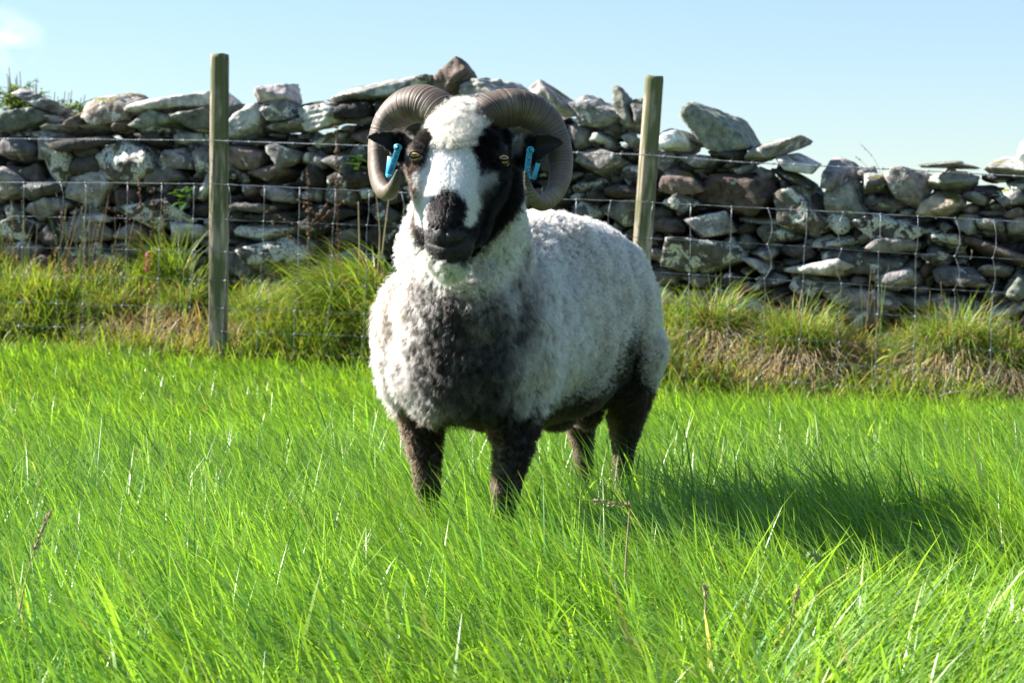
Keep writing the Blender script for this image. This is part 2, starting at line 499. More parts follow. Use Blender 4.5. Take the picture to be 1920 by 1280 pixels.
def rock(poly, thick, rng, sub=4, rough=1.0, sharp=60, depth=0.0, tilt=0.3, lam=0.0):
    """poly: outline in frame pixels; a rock of that outline standing in the wall. thick: metres deep; depth: how far its face stands back"""
    poly = np.array(poly, float)
    c = poly.mean(0)
    s = wall_scale(c[0]); Y = FPX / s
    cx = (c[0] - 960) / FPX
    kx = s * (WU[0] - cx * WU[1])
    q = np.stack([(poly[:, 0] - c[0]) / kx, -(poly[:, 1] - c[1]) / s], 1)     # metres along wall, up
    D, F = ICO[sub]
    # orientation of outline
    area = 0.5 * np.sum(q[:, 0] * np.roll(q[:, 1], -1) - np.roll(q[:, 0], -1) * q[:, 1])
    if area < 0: q = q[::-1]
    planes = []
    n = len(q)
    for i in range(n):
        a, b = q[i], q[(i + 1) % n]
        e = b - a; l = np.hypot(*e)
        if l < 1e-4: continue
        nn = np.array([e[1], -e[0]]) / l
        h = max(nn @ a, 0.008)
        tv = rng.uniform(-tilt, tilt)
        v = np.array([nn[0] * math.cos(tv), nn[1] * math.cos(tv), math.sin(tv)])
        planes.append((v, h * math.cos(tv) + 0.0))
    ht = thick / 2
    t1, t2 = rng.uniform(-0.30, 0.30), rng.uniform(-0.42, 0.25)
    v = np.array([t1, t2, 1.0]); planes.append((v / np.linalg.norm(v), ht))
    v = np.array([rng.uniform(-.2, .2), rng.uniform(-.2, .2), -1.0]); planes.append((v / np.linalg.norm(v), ht))
    ext = np.array([np.abs(q[:, 0]).max(), np.abs(q[:, 1]).max(), ht])
    for k in range(3):
        v = rng.normal(size=3); v[2] = abs(v[2]) * 1.1; v /= np.linalg.norm(v)
        h = np.linalg.norm(v * ext) * rng.uniform(0.95, 1.2)
        planes.append((v, h))
    r = 0
    for v, h in planes:
        d = np.maximum(D @ v, 1e-3)
        r = r + (h / d) ** (-sharp)
    r = r ** (-1.0 / sharp)
    V = D * r[:, None]
    size = float(np.mean(ext[:2]))
    off = rng.uniform(0, 50, 3)
    dn = fbm(V + off, 1.2 / max(size, 0.03), 5, 3) * size * 0.07 * rough
    rid = 1 - 2 * np.abs(fbm(V + off, 0.9 / max(size, 0.03), 15, 3))          # ridged: broken edges
    dn += (rid - 0.6) * size * 0.09 * rough
    st_ = fbm(V + off, 0.75 / max(size, 0.03), 25, 2) * 5
    dn += (np.floor(st_) + sstep(0.35, 0.65, st_ - np.floor(st_)) - st_) * size * 0.05 * rough     # stepped breaks
    dn += fbm(V + off, 38, 8, 3) * 0.0055 * rough
    if lam > 0:                                                          # slaty bedding
        bed = V @ np.array([rng.uniform(-.12, .12), 1, 0.1])
        dn += lam * np.tanh(2.5 * np.sin(bed * 230 + 5 * vnoise(V + off, 10, 2))) * 0.0042
    V = V + D * dn[:, None]
    W0 = np.array([cx * Y, Y, EYE - (c[1] - HOR) / s])
    W = W0 + V[:, :1] * WU + V[:, 2:3] * WN + V[:, 1:2] * np.array([0, 0, 1.0]) - WN * (ht + depth)
    return W, F, V, size

TONES = {  # base colours, lichen shift
    'd': ((0.062, 0.056, 0.052), 0.02), 'g': ((0.180, 0.172, 0.170), 0.07), 'l': ((0.38, 0.37, 0.35), 0.08),
    'b': ((0.135, 0.105, 0.093), 0.0), 'w': ((0.085, 0.078, 0.070), 0.18), 'q': ((0.62, 0.62, 0.62), 0.0),
    'p': ((0.40, 0.345, 0.325), 0.03), 'o': ((0.30, 0.26, 0.20), 0.10), 'v': ((0.17, 0.175, 0.15), 0.02),
}
def ell(cx, cy, w_, h_, rot, rng, n=None):
    n = n or int(rng.integers(4, 8))
    a = np.sort((np.arange(n) + rng.uniform(-0.42, 0.42, n)) / n * 2 * math.pi)
    k = rng.uniform(3.0, 7.0)                                         # superellipse: blocky
    ca, sa = np.cos(a), np.sin(a)
    rr = (np.abs(ca) ** k + np.abs(sa) ** k) ** (-1 / k) * rng.uniform(0.90, 1.08, n)
    x = ca * rr * w_ / 2; y = sa * rr * h_ / 2
    t = -math.radians(rot)
    return [(cx + x[i] * math.cos(t) - y[i] * math.sin(t), cy + x[i] * math.sin(t) + y[i] * math.cos(t)) for i in range(n)]

def stone_mesh(name, polys, rng, parent=None, **kw):
    """polys: list of (poly, tone, thick, depth, sub)"""
    Vs = []; Fs = []; Cs = []; Ls = []; n = 0
    for poly, tone, thick, depth, sub in polys:
        W, F, V, size = rock(poly, thick, rng, sub=sub, depth=depth, lam=rng.choice([0, 0.5, 1.0]) if tone in 'gdlv' else 0, **kw)
        base, li = TONES[tone]
        c = np.array(base) * rng.uniform(0.6, 1.5) * np.array([rng.uniform(0.96, 1.06), 1, rng.uniform(0.94, 1.05)])
        Vs.append(W); Fs.append(F + n); n += len(W)
        Cs.append(np.tile(c, (len(W), 1)))
        l = np.full(len(W), li + rng.uniform(-0.05, 0.05)) if tone != 'q' else np.full(len(W), -1.0)
        Ls.append(l)
    F = np.concatenate(Fs)
    o = mesh_np(name, np.concatenate(Vs), F, np.full(len(F), 3), M_STONE, np.concatenate(Cs), False, None, {'lichen': np.concatenate(Ls)})
    if parent: adopt(o, parent)
    return o

# loose stones on top of the wall: outline, tone, thickness, label
CAPS = [
 ([(-6,166),(17,163),(98,202),(92,221),(67,206),(-10,183)],'g',.30,'sloping slate slab at the left end of the wall top, resting on a dark slab'),
 ([(-12,204),(50,197),(96,221),(48,240),(-10,234)],'v',.30,'dark greenish slab under the sloping slate at the left end of the wall top'),
 ([(145,210),(153,188),(178,176),(205,178),(230,192),(234,214),(222,228),(172,233)],'o',.28,'rounded pale boulder standing alone on the wall top beside the leafy bush'),
 ([(231,192),(267,180),(302,176),(330,163),(352,156),(372,157),(394,174),(394,206),(325,212),(235,212)],'l',.36,'long whitish rock with a hump on the wall top left of the left fence post'),
 ([(314,228),(354,203),(396,196),(398,246),(342,243)],'v',.32,'dark wedge shaped slab under the long whitish rock, touching the left fence post in view'),
 ([(424,197),(480,197),(486,211),(473,247),(440,262),(424,261)],'l',.26,'upright pale block on the wall top just right of the left fence post'),
 ([(477,174),(488,160),(530,156),(539,192),(517,194),(480,198)],'p',.20,'small squarish brown stone perched on a blue grey stone'),
 ([(486,200),(500,190),(540,192),(551,212),(545,226),(490,228)],'g',.24,'blue grey stone carrying the small squarish brown stone'),
 ([(563,200),(611,194),(631,208),(631,227),(571,245)],'l',.26,'pale angular slab tilted on the wall top under the left end of the long flat slab'),
 ([(597,186),(608,170),(639,160),(692,150),(770,146),(797,151),(797,168),(724,187),(617,189)],'g',.32,'long flat mossy slab bridging a gap left of the ram\'s horn'),
 ([(792,157),(841,104),(860,121),(870,140),(835,184),(820,176)],'b',.22,'pointed stone standing on its edge, highest on the wall, above the ram\'s forehead'),
 ([(835,190),(872,150),(900,136),(915,148),(940,150),(956,168),(930,200),(860,204)],'l',.30,'broad pale lichened rock between the ram\'s two horns'),
 ([(978,164),(1005,148),(1015,150),(1036,172),(1062,190),(1074,214),(1035,216),(996,176)],'p',.26,'pinkish grey rock sloping down behind the top of the ram\'s right hand horn in view'),
 ([(1062,192),(1085,182),(1135,194),(1157,208),(1159,237),(1135,249),(1078,237)],'g',.30,'grey streaked block on the wall top, nearest right of the ram\'s horns'),
 ([(1145,162),(1155,161),(1176,190),(1190,240),(1172,248),(1157,218),(1146,197)],'v',.16,'thin upright slate wedged on end beside the right fence post'),
 ([(1178,192),(1204,186),(1216,205),(1212,226),(1186,228)],'g',.22,'small dark stone on the wall top partly behind the right fence post'),
 ([(1236,243),(1252,240),(1274,245),(1293,270),(1282,284),(1238,283)],'q',.22,'bright white quartz stone just right of the right fence post'),
 ([(1265,226),(1286,203),(1326,202),(1353,218),(1374,236),(1400,278),(1379,282),(1293,262)],'v',.34,'biggest dark angular boulder on the wall top right of the right fence post'),
 ([(1390,292),(1406,272),(1450,261),(1492,252),(1500,260),(1475,283),(1420,303),(1392,302)],'l',.26,'pale slab pointing up to the right beside the dark angular boulder'),
 ([(1446,301),(1461,287),(1499,295),(1526,310),(1509,325),(1458,316)],'l',.28,'blunt pale stone lying under the tip of the upward pointing slab'),
 ([(1656,338),(1671,325),(1718,319),(1739,329),(1732,368),(1718,390),(1700,386),(1668,362)],'p',.26,'large pinkish white stone leaning out of the wall top on the right'),
 ([(1733,336),(1752,320),(1775,312),(1800,322),(1826,328),(1822,346),(1803,362),(1768,358),(1735,362)],'l',.30,'broad grey stone with a flat cap stone lying on it, right of the pinkish stone'),
 ([(1740,309),(1760,302),(1788,302),(1812,311),(1785,316),(1752,314)],'v',.20,'small flat stone lying alone on top of the broad grey stone'),
 ([(1714,392),(1722,372),(1748,358),(1780,360),(1804,374),(1804,392),(1780,406),(1722,406)],'o',.26,'smooth oval orange and white stone below the broad grey stone'),
 ([(1837,312),(1855,300),(1895,302),(1950,306),(1950,338),(1872,329),(1838,319)],'l',.32,'long pale block on the wall top near the right edge of the photo'),
 ([(1903,282),(1912,264),(1940,258),(1952,290),(1935,304),(1908,300)],'q',.20,'whitish stone at the right edge of the photo, on the long pale block'),
]
# stones seen in the face: cx, cy, w, h, rot, tone
FACE = """28 277 62 47 0 g;34 296 76 12 3 g;84 277 40 29 0 g;106 311 66 60 0 w;45 318 60 34 -20 d;12 336 58 42 0 g;72 253 62 15 0 l;125 244 122 18 2 l;
212 238 64 30 0 b;290 246 86 26 0 w;155 265 116 20 2 d;268 264 88 28 -4 d;162 288 56 18 6 d;156 309 48 26 0 d;236 310 118 76 -6 w;328 297 66 42 0 g;348 259 42 26 0 l;
374 297 34 42 20 g;305 331 62 32 0 g;72 355 74 34 0 g;162 349 76 58 0 l;228 367 50 38 0 b;80 389 86 46 -4 g;25 426 60 58 0 w;275 408 140 50 -3 w;165 430 92 44 -6 g;
232 438 52 32 -10 g;88 446 64 42 0 d;145 478 70 50 0 g;345 440 78 38 18 l;378 345 38 58 0 l;28 478 58 46 0 g;300 376 60 28 0 d;370 388 52 26 0 d;88 490 52 34 0 d;
205 478 60 34 0 g;120 511 60 28 0 d;172 405 62 16 -4 l;6 362 30 24 0 g;8 396 40 30 0 g;79 228 62 14 0 l;132 224 52 30 0 b;280 228 92 38 2 v;
530 236 80 22 0 v;596 194 84 14 0 d;655 203 66 30 0 d;667 222 66 18 0 g;711 199 36 40 0 d;474 267 84 18 2 g;455 292 66 32 0 b;525 297 72 38 -15 g;492 325 90 34 -2 b;
575 327 66 25 -4 d;608 261 82 42 0 w;630 302 62 36 0 g;565 299 28 24 0 g;588 300 22 28 0 g;674 255 52 40 0 b;670 286 46 28 0 g;652 330 86 38 -3 d;570 346 92 14 0 d;
464 364 62 42 -14 b;520 364 58 26 -20 g;570 367 54 22 0 g;633 367 78 38 -5 g;467 391 84 18 0 g;600 395 142 26 -4 d;498 408 98 20 0 d;486 436 116 38 -4 w;
520 477 122 58 8 w;446 464 42 28 0 g;580 427 58 34 0 d;705 396 62 46 0 d;688 357 52 20 0 g;745 330 54 42 0 d;730 285 40 40 0 g;760 240 60 40 0 d;
785 151 32 22 0 g;785 200 50 40 0 g;735 365 50 26 0 g;800 250 60 50 0 g;880 235 90 60 0 g;960 235 60 50 0 d;1020 240 60 36 0 d;1120 260 54 28 0 l;
1145 242 38 26 0 g;1172 268 46 38 0 g;1122 308 92 50 -6 g;1090 346 68 30 10 w;1160 360 82 36 -5 d;1178 294 46 30 0 d;1040 300 60 50 0 d;1030 360 60 50 0 d;
1324 268 70 16 -6 g;1358 288 64 24 -4 d;1310 302 68 24 -8 g;1478 334 84 18 -24 v;1272 340 82 40 -6 b;1377 364 132 78 -6 b;1427 346 30 40 20 b;1495 393 104 84 -6 w;
1555 327 52 38 -10 g;1577 377 78 70 0 l;1270 374 62 26 0 g;1317 420 108 56 -6 g;1416 412 92 18 2 l;1458 439 96 38 -4 w;1250 421 46 36 0 d;1255 446 72 13 -16 g;
1305 485 152 60 -4 w;1425 473 58 36 -10 l;1406 495 68 24 -22 q;1492 472 58 20 0 d;1530 506 132 22 -3 l;1562 452 82 30 -4 w;1440 526 70 22 -6 w;1600 557 110 36 -4 l;
1622 598 86 62 8 g;1609 331 28 34 10 g;1637 343 66 46 20 g;1671 375 78 14 -25 b;1653 388 52 16 0 l;1860 334 60 12 4 d;1849 356 56 14 0 d;1902 350 48 22 0 l;
1892 376 68 22 -6 g;1899 403 50 22 0 b;1902 431 54 28 0 l;1816 418 38 42 0 g;1858 424 52 34 0 g;1677 428 140 46 -4 w;1573 421 42 34 0 w;1766 451 76 32 -4 w;
1668 460 92 26 0 g;1865 472 128 60 4 b;1608 483 150 32 -3 g;1745 487 76 24 0 g;1671 517 102 34 -8 g;1787 513 84 22 -2 g;1862 508 62 18 0 g;1805 531 94 15 -3 l;
1905 532 80 58 16 v;1610 525 38 20 0 g;1725 562 84 24 4 g;1768 427 36 22 0 g;1860 401 48 18 0 g;1560 536 60 26 0 g;1650 560 60 30 0 g;1800 570 110 34 0 g;1880 580 70 30 0 g;
1960 330 90 34 0 g;1970 372 80 34 0 d;1965 420 90 46 0 g;1960 470 70 40 0 g;1975 520 90 50 0 b;-40 250 70 30 0 g;-50 300 80 50 0 d;-40 360 70 48 0 g;-50 420 90 50 0 w;-45 480 80 48 0 g"""
TOP = [(-400, 240), (-20, 240), (0, 236), (100, 238), (150, 232), (240, 222), (395, 222), (430, 262), (480, 228), (540, 226), (560, 232), (630, 232), (660, 216), (720, 212),
       (800, 186), (950, 195), (1040, 215), (1080, 238), (1150, 246), (1230, 284), (1300, 284), (1390, 304), (1440, 316), (1540, 350), (1600, 336), (1650, 348), (1740, 360),
       (1800, 372), (1830, 345), (2000, 340), (2400, 350)]

def build_wall():
    rng = np.random.default_rng(21)
    topx = np.array([p[0] for p in TOP]); topy = np.array([p[1] for p in TOP])
    items = []
    for s in FACE.replace('\n', '').split(';'):
        f = s.split()
        if len(f) < 6: continue
        cx, cy, w_, h_, r = map(float, f[:5])
        items.append((cx, cy, w_, h_, r, f[5]))
    # occupancy of the face, 2 px cells
    X0, Y0, NW, NH = -420, 130, 1420, 300
    occ = np.zeros((NH, NW), bool)
    def mask(cx, cy, w_, h_, r, grow=0.0):
        yy, xx = np.mgrid[0:NH, 0:NW]
        t = math.radians(r)
        dx = X0 + xx * 2 - cx; dy = Y0 + yy * 2 - cy
        u = dx * math.cos(t) - dy * math.sin(t); v = dx * math.sin(t) + dy * math.cos(t)
        return (np.abs(u / (w_ / 2 + grow)) ** 3 + np.abs(v / (h_ / 2 + grow)) ** 3) < 1
    def sub(cx, cy, R):
        a = max(int((cx - R - X0) / 2), 0); b = min(int((cx + R - X0) / 2) + 1, NW)
        c = max(int((cy - R - Y0) / 2), 0); d = min(int((cy + R - Y0) / 2) + 1, NH)
        return a, b, c, d
    def local(cx, cy, w_, h_, r):
        R = max(w_, h_) / 2 + 4
        a, b, c, d = sub(cx, cy, R)
        yy, xx = np.mgrid[c:d, a:b]
        t = math.radians(r)
        dx = X0 + xx * 2 - cx; dy = Y0 + yy * 2 - cy
        u = dx * math.cos(t) - dy * math.sin(t); v = dx * math.sin(t) + dy * math.cos(t)
        return (a, b, c, d), (np.abs(u / (w_ / 2)) ** 3 + np.abs(v / (h_ / 2)) ** 3) < 1
    for it in items:
        (a, b, c, d), m = local(*it[:5]); occ[c:d, a:b] |= m
    for poly, *_ in CAPS:
        q = np.array(poly); yy, xx = np.mgrid[0:NH, 0:NW]
        lo = q.min(0) - 4; hi = q.max(0) + 4
        a, b, c, d = max(int((lo[0] - X0) / 2), 0), int((hi[0] - X0) / 2) + 1, max(int((lo[1] - Y0) / 2), 0), int((hi[1] - Y0) / 2) + 1
        yy, xx = np.mgrid[c:d, a:b]
        m = inpoly((X0 + xx * 2).ravel().astype(float), (Y0 + yy * 2).ravel().astype(float), poly).reshape(xx.shape) > 0.5
        occ[c:d, a:b] |= m[:NH - c, :NW - a]
    # fill what is free with stones of falling size
    fill = []
    for (lw, lh, tries, tol) in ((90, 44, 2500, 0.10), (62, 34, 5000, 0.12), (44, 24, 9000, 0.16), (30, 16, 16000, 0.25), (20, 12, 22000, 0.35)):
        for k in range(tries):
            cx = rng.uniform(-400, 2400)
            ty = np.interp(cx, topx, topy)
            cy = rng.uniform(ty + lh * 0.5, 640)
            w_ = lw * rng.uniform(0.75, 1.3); h_ = lh * rng.uniform(0.7, 1.25); r = rng.normal(0, 6)
            (a, b, c, d), m = local(cx, cy, w_, h_, r)
            if m.sum() == 0: continue
            if (occ[c:d, a:b] & m).sum() <= tol * m.sum():
                occ[c:d, a:b] |= m
                fill.append((cx, cy, w_, h_, r, rng.choice(list('ddgggbwl'), p=[.2, .2, .15, .1, .1, .12, .08, .05])))
    root = empty('dry_stone_wall', (0, float(wall_y(0.0)), 0.2))
    tag(root, 'rough dry stone wall of stacked grey and brown field stones behind the fence', 'wall')
    big = sorted(items, key=lambda t: -t[2] * t[3])
    vis = [t for t in big if not (740 < t[0] < 1060 and t[1] > 215) and -10 < t[0] < 1930 and t[1] < 610][:100]
    vs = set(vis)
    for it in vis:
        cx, cy, w_, h_, r, tone = it
        stone_mesh('stone', [(ell(cx, cy, w_ * 1.07, h_ * 1.10, r, rng), tone, rng.uniform(0.22, 0.34), rng.uniform(-0.045, 0.015), 5 if w_ * h_ > 4200 else 4)], rng, root)
    rest = [(ell(cx, cy, w_ * 1.1, h_ * 1.15, r, rng), tone, rng.uniform(0.2, 0.3), rng.uniform(-0.02, 0.03), 3) for (cx, cy, w_, h_, r, tone) in big if (cx, cy, w_, h_, r, tone) not in vs]
    rest += [(ell(cx, cy, w_ * 1.12, h_ * 1.18, r, rng), tone, rng.uniform(0.16, 0.28), rng.uniform(0.0, 0.07), 3) for (cx, cy, w_, h_, r, tone) in fill]
    o = stone_mesh('small_stones', rest, rng, root)
    tag(o, None, None, None, 'stuff')
    # heart of the wall: a second course of stones behind the face
    core = []
    for px in np.arange(-400, 2400, 46):
        ty = np.interp(px, topx, topy)
        y = ty + 44
        while y < 660:
            hh = rng.uniform(34, 50)
            core.append((ell(px + rng.uniform(-12, 12), y, 66 * rng.uniform(.85, 1.2), hh * 1.35, rng.normal(0, 5), rng), rng.choice(['d', 'g']), 0.3, 0.24 + rng.uniform(0, 0.1), 2))
            y += hh * 0.8
    for s in range(0, 1):
        o = stone_mesh('rubble_core', core, rng, root)
        tag(o, None, None, None, 'stuff')
    for poly, tone, th, lab in CAPS:
        big_ = (np.ptp(np.array(poly)[:, 0]) > 60)
        o = stone_mesh('loose_stone', [(poly, tone, th, rng.uniform(-0.03, 0.0), 5 if big_ else 4)], rng, None, sharp=90, rough=0.9, tilt=0.25)
        lab = ' '.join(lab.split()[:16])
        tag(o, lab, 'stone', 'loose stones on top of the wall')
build_wall()
# ------------------------------------------------------------------ fence
def wood_mat():
    m, t, out = newmat('weathered_post_wood'); N = t.nodes; L = t.links
    tc = N.new('ShaderNodeTexCoord')
    mp = N.new('ShaderNodeMapping'); mp.inputs['Scale'].default_value = (60, 60, 2.2); L.new(tc.outputs['Object'], mp.inputs[0])
    n = N.new('ShaderNodeTexNoise'); n.inputs['Scale'].default_value = 1.0; n.inputs['Detail'].default_value = 8; L.new(mp.outputs[0], n.inputs['Vector'])
    mp2 = N.new('ShaderNodeMapping'); mp2.inputs['Scale'].default_value = (16, 16, 4.5); L.new(tc.outputs['Object'], mp2.inputs[0])
    n2 = N.new('ShaderNodeTexNoise'); n2.inputs['Scale'].default_value = 1.0; n2.inputs['Detail'].default_value = 5; L.new(mp2.outputs[0], n2.inputs['Vector'])
    r = N.new('ShaderNodeValToRGB'); e = r.color_ramp.elements
    e[0].position = 0.36; e[0].color = (0.10, 0.08, 0.05, 1); e[1].position = 0.66; e[1].color = (0.46, 0.39, 0.28, 1)
    L.new(n.outputs['Fac'], r.inputs[0])
    r2 = N.new('ShaderNodeMapRange'); r2.inputs['From Min'].default_value = 0.44; r2.inputs['From Max'].default_value = 0.55; L.new(n2.outputs['Fac'], r2.inputs['Value'])
    k = N.new('ShaderNodeMath'); k.operation = 'MULTIPLY'; k.inputs[1].default_value = 0.85; L.new(r2.outputs[0], k.inputs[0])
    mx = N.new('ShaderNodeMixRGB'); mx.inputs['Color2'].default_value = (0.085, 0.10, 0.03, 1); L.new(k.outputs[0], mx.inputs['Fac']); L.new(r.outputs[0], mx.inputs['Color1'])
    p = N.new('ShaderNodeBsdfPrincipled'); p.inputs['Roughness'].default_value = 0.85; L.new(mx.outputs[0], p.inputs['Base Color'])
    b = N.new('ShaderNodeBump'); b.inputs['Strength'].default_value = 0.7; b.inputs['Distance'].default_value = 0.003; L.new(n.outputs['Fac'], b.inputs['Height']); L.new(b.outputs[0], p.inputs['Normal'])
    L.new(p.outputs[0], out.inputs['Surface'])
    return m
def wire_mat():
    m, t, out = newmat('galvanised_wire'); N = t.nodes; L = t.links
    p = N.new('ShaderNodeBsdfPrincipled'); p.inputs['Roughness'].default_value = 0.5; p.inputs['Metallic'].default_value = 0.45
    g = N.new('ShaderNodeNewGeometry'); n = N.new('ShaderNodeTexNoise'); n.inputs['Scale'].default_value = 25; L.new(g.outputs['Position'], n.inputs['Vector'])
    r = N.new('ShaderNodeValToRGB'); r.color_ramp.elements[0].color = (0.12, 0.135, 0.15, 1); r.color_ramp.elements[1].color = (0.34, 0.36, 0.40, 1)
    r.color_ramp.elements[0].position = 0.35; r.color_ramp.elements[1].position = 0.65
    L.new(n.outputs['Fac'], r.inputs[0]); L.new(r.outputs[0], p.inputs['Base Color'])
    L.new(p.outputs[0], out.inputs['Surface'])
    return m
M_WOOD = wood_mat(); M_WIRE = wire_mat()
froot = empty('wire_fence', (0, float(fence_y(0.0)), 0.0))
tag(froot, 'stock netting fence with two round wooden posts and a barbed strand', 'fence')

def at_fence(px, py, dy=0.0):
    """point on the fence line at frame pixel column px"""
    s = 427 + (px - 200) * 0.03786
    return P(px, py, FPX / s + dy)

def post(pt_top, pt_bot, r, seed, label):
    a = Vector(pt_bot); b = Vector(pt_top)
    n = 40; m = 90
    L_ = (b - a).length
    V = []
    k = np.arange(m + 1) / m
    th = np.linspace(0, 2 * math.pi, n, endpoint=False)
    for kk in k:
        zc = kk * L_
        pts = np.stack([np.cos(th), np.sin(th), np.full(n, zc * 1.2)], 1)
        rr = r * (1.03 - 0.05 * kk) * (1 + 0.035 * fbm(pts, 1.1, seed, 3)) - 0.0012 * np.maximum(0, fbm(pts * np.array([6, 6, .6]), 1, seed + 3, 2))
        if kk > 0.995: rr = rr * 0.95
        V.append(np.stack([np.cos(th) * rr, np.sin(th) * rr, np.full(n, zc) + (0.002 * np.cos(th * 3 + seed) if kk > 0.9 else 0)], 1))
    V = np.concatenate(V)
    S = []; Lp = []
    for i in range(m):
        for j in range(n):
            Lp += [i * n + j, i * n + (j + 1) % n, (i + 1) * n + (j + 1) % n, (i + 1) * n + j]; S.append(4)
    c = len(V); V = np.concatenate([V, [[0, 0, L_ + 0.001]]])
    for j in range(n):
        Lp += [m * n + j, m * n + (j + 1) % n, c]; S.append(3)
    o = mesh_np('post', V, Lp, S, M_WOOD)
    o.parent = froot
    q = (b - a).to_track_quat('Z', 'Y')
    o.rotation_euler = q.to_euler()
    o.location = Vector(a) - froot.location
    o['label'] = label
    return o
PL_top, PL_bot = at_fence(412, 102, 0.05), at_fence(409, 705, 0.05)
PR_top, PR_bot = at_fence(1227, 143, 0.05), at_fence(1184, 745, 0.05)
post(PL_top, PL_bot, 0.0415, 1, 'upright greenish post left of the ram')
post(PR_top, PR_bot, 0.0385, 5, 'leaning post behind the ram\'s rump')

WIRES = [  # frame pixels along each horizontal wire of the netting
 [(-250, 337), (0, 342), (200, 343), (394, 345), (430, 346.5), (660, 357), (900, 368), (1195, 378), (1380, 388), (1545, 396), (1900, 415), (2200, 432)],
 [(-250, 401), (0, 405), (200, 409), (394, 411), (660, 421), (900, 432), (1205, 446), (1510, 462), (1640, 472), (1920, 487), (2200, 502)],
 [(-250, 459), (0, 463), (394, 471), (660, 481), (900, 492), (1205, 509), (1500, 527), (1710, 540), (1920, 550), (2200, 564)],
 [(-250, 511), (0, 515.5), (394, 525), (660, 536), (900, 548), (1205, 565), (1560, 584), (1920, 605), (2200, 621)],
 [(-250, 560), (0, 566), (394, 577), (660, 587), (900, 598), (1205, 616), (1550, 640), (1920, 660), (2200, 676)],
 [(-250, 606), (0, 610), (394, 620), (660, 630), (900, 642), (1205, 660), (1550, 682), (1920, 702), (2200, 718)],
 [(-250, 644), (0, 648), (394, 660), (660, 669), (900, 681), (1205, 699), (1550, 721), (1920, 742), (2200, 758)],
]
def wy(k, px): return float(np.interp(px, [p[0] for p in WIRES[k]], [p[1] for p in WIRES[k]]))
rw = np.random.default_rng(3)
for k, W in enumerate(WIRES):
    mb = MB(); pts = []
    for px in np.arange(-250, 2201, 12):
        p = at_fence(px, wy(k, px) + rw.normal(0, 0.25))
        pts.append(p)
    mb.tube(pts, 0.0011 if k else 0.0014, (0.5,) * 3, 5)
    o = mb.build('wire', M_WIRE); adopt(o, froot)
# uprights, each slightly wandering; knots where they cross
vx = [-230, -165, -98, -30, 47, 113, 160, 240, 302, 365, 428, 495, 563, 628, 692, 755, 820, 885, 950, 1015, 1080, 1145, 1224, 1297, 1372, 1440, 1512, 1580, 1650, 1720, 1792, 1864, 1936, 2010, 2085, 2160]
for i, x0 in enumerate(vx):
    mb = MB(); pts = []
    kink = rw.uniform(-9, 9) if rw.random() < 0.35 else 0
    sl = rw.uniform(-16, -5)
    for k in range(7):
        xk = x0 + sl * (k / 6) * 1.2 + rw.normal(0, 1.0)
        pts.append(at_fence(xk, wy(k, xk), -0.003))
        mb.tube([at_fence(xk - 1.6, wy(k, xk) + 0.8, -0.003), at_fence(xk, wy(k, xk), -0.004), at_fence(xk + 1.6, wy(k, xk) - 0.8, -0.003)], 0.0030, (0.5,) * 3, 6)
        if k < 6:
            xm = xk + sl * 0.1 + kink * (1 if k < 2 else 0.3)
            for f in (0.33, 0.66):
                pts.append(at_fence(xm, lerp(wy(k, xm), wy(k + 1, xm), f), -0.003))
    mb.tube(pts, 0.0011, (0.5,) * 3, 5)
    o = mb.build('stay_wire', M_WIRE); adopt(o, froot)
# barbed strand: two twisted wires with barbs
BW = [(-250, 256), (0, 260.5), (393, 263.5), (640, 272), (900, 281), (1199, 290), (1400, 305), (1520, 310.5), (1700, 319), (1920, 331), (2200, 345)]
bxp, byp = [p[0] for p in BW], [p[1] for p in BW]
mb = MB()
for ph in (0, math.pi):
    pts = []
    for px in np.arange(-250, 2201, 2.2):
        p = at_fence(px, float(np.interp(px, bxp, byp)))
        a = px * 0.55 + ph
        pts.append(p + Vector((0, math.cos(a) * 0.0016, math.sin(a) * 0.0016)))
    mb.tube(pts, 0.0013, (0.5,) * 3, 4)
bb = mb
for px in np.arange(-230, 2200, 41):
    px = px + rw.uniform(-2, 2)
    p = at_fence(px, float(np.interp(px, bxp, byp)))
    for k in range(2):
        a = rw.uniform(0, math.pi)
        d = Vector((math.cos(a) * 0.4, math.sin(a) * 0.8, math.sin(a + 1))).normalized()
        bb.tube([p - d * 0.012 + Vector((0.003 * k, 0, 0)), p, p + d * 0.012], [0.0004, 0.0014, 0.0004], (0.5,) * 3, 4)
    bb.tube([p - Vector((0.005, 0, 0)), p + Vector((0.005, 0, 0))], 0.0032, (0.5,) * 3, 6)
o = bb.build('barbed_wire', M_WIRE); adopt(o, froot)
# staples holding the wires to the posts
def on_post(top, bot, py):
    f = (py - (HOR - FPX * (top.z - EYE) / top.y)) / ((HOR - FPX * (bot.z - EYE) / bot.y) - (HOR - FPX * (top.z - EYE) / top.y))
    return Vector(top).lerp(Vector(bot), f)
for top, bot, rr, px in ((PL_top, PL_bot, 0.0415, 410), (PR_top, PR_bot, 0.0385, 1205)):
    ys_ = [float(np.interp(px, bxp, byp))] + [wy(k, px) for k in range(7)]
    for yy in ys_[:7]:
        c = on_post(top, bot, yy)
        mb = MB()
        dx = rw.uniform(-0.008, 0.014)
        yf = c.y - rr * 0.98
        mb.tube([(c.x + dx - 0.001, yf + 0.006, c.z + 0.008), (c.x + dx, yf - 0.004, c.z + 0.006), (c.x + dx + 0.001, yf - 0.005, c.z - 0.004), (c.x + dx, yf + 0.006, c.z - 0.008)], 0.0019, (0.5,) * 3, 6)
        o = mb.build('staple', M_WIRE); adopt(o, froot)
# ------------------------------------------------------------------ the ram
def V3(*a): return np.array(a, float)
def unit(v): v = np.asarray(v, float); return v / np.linalg.norm(v)

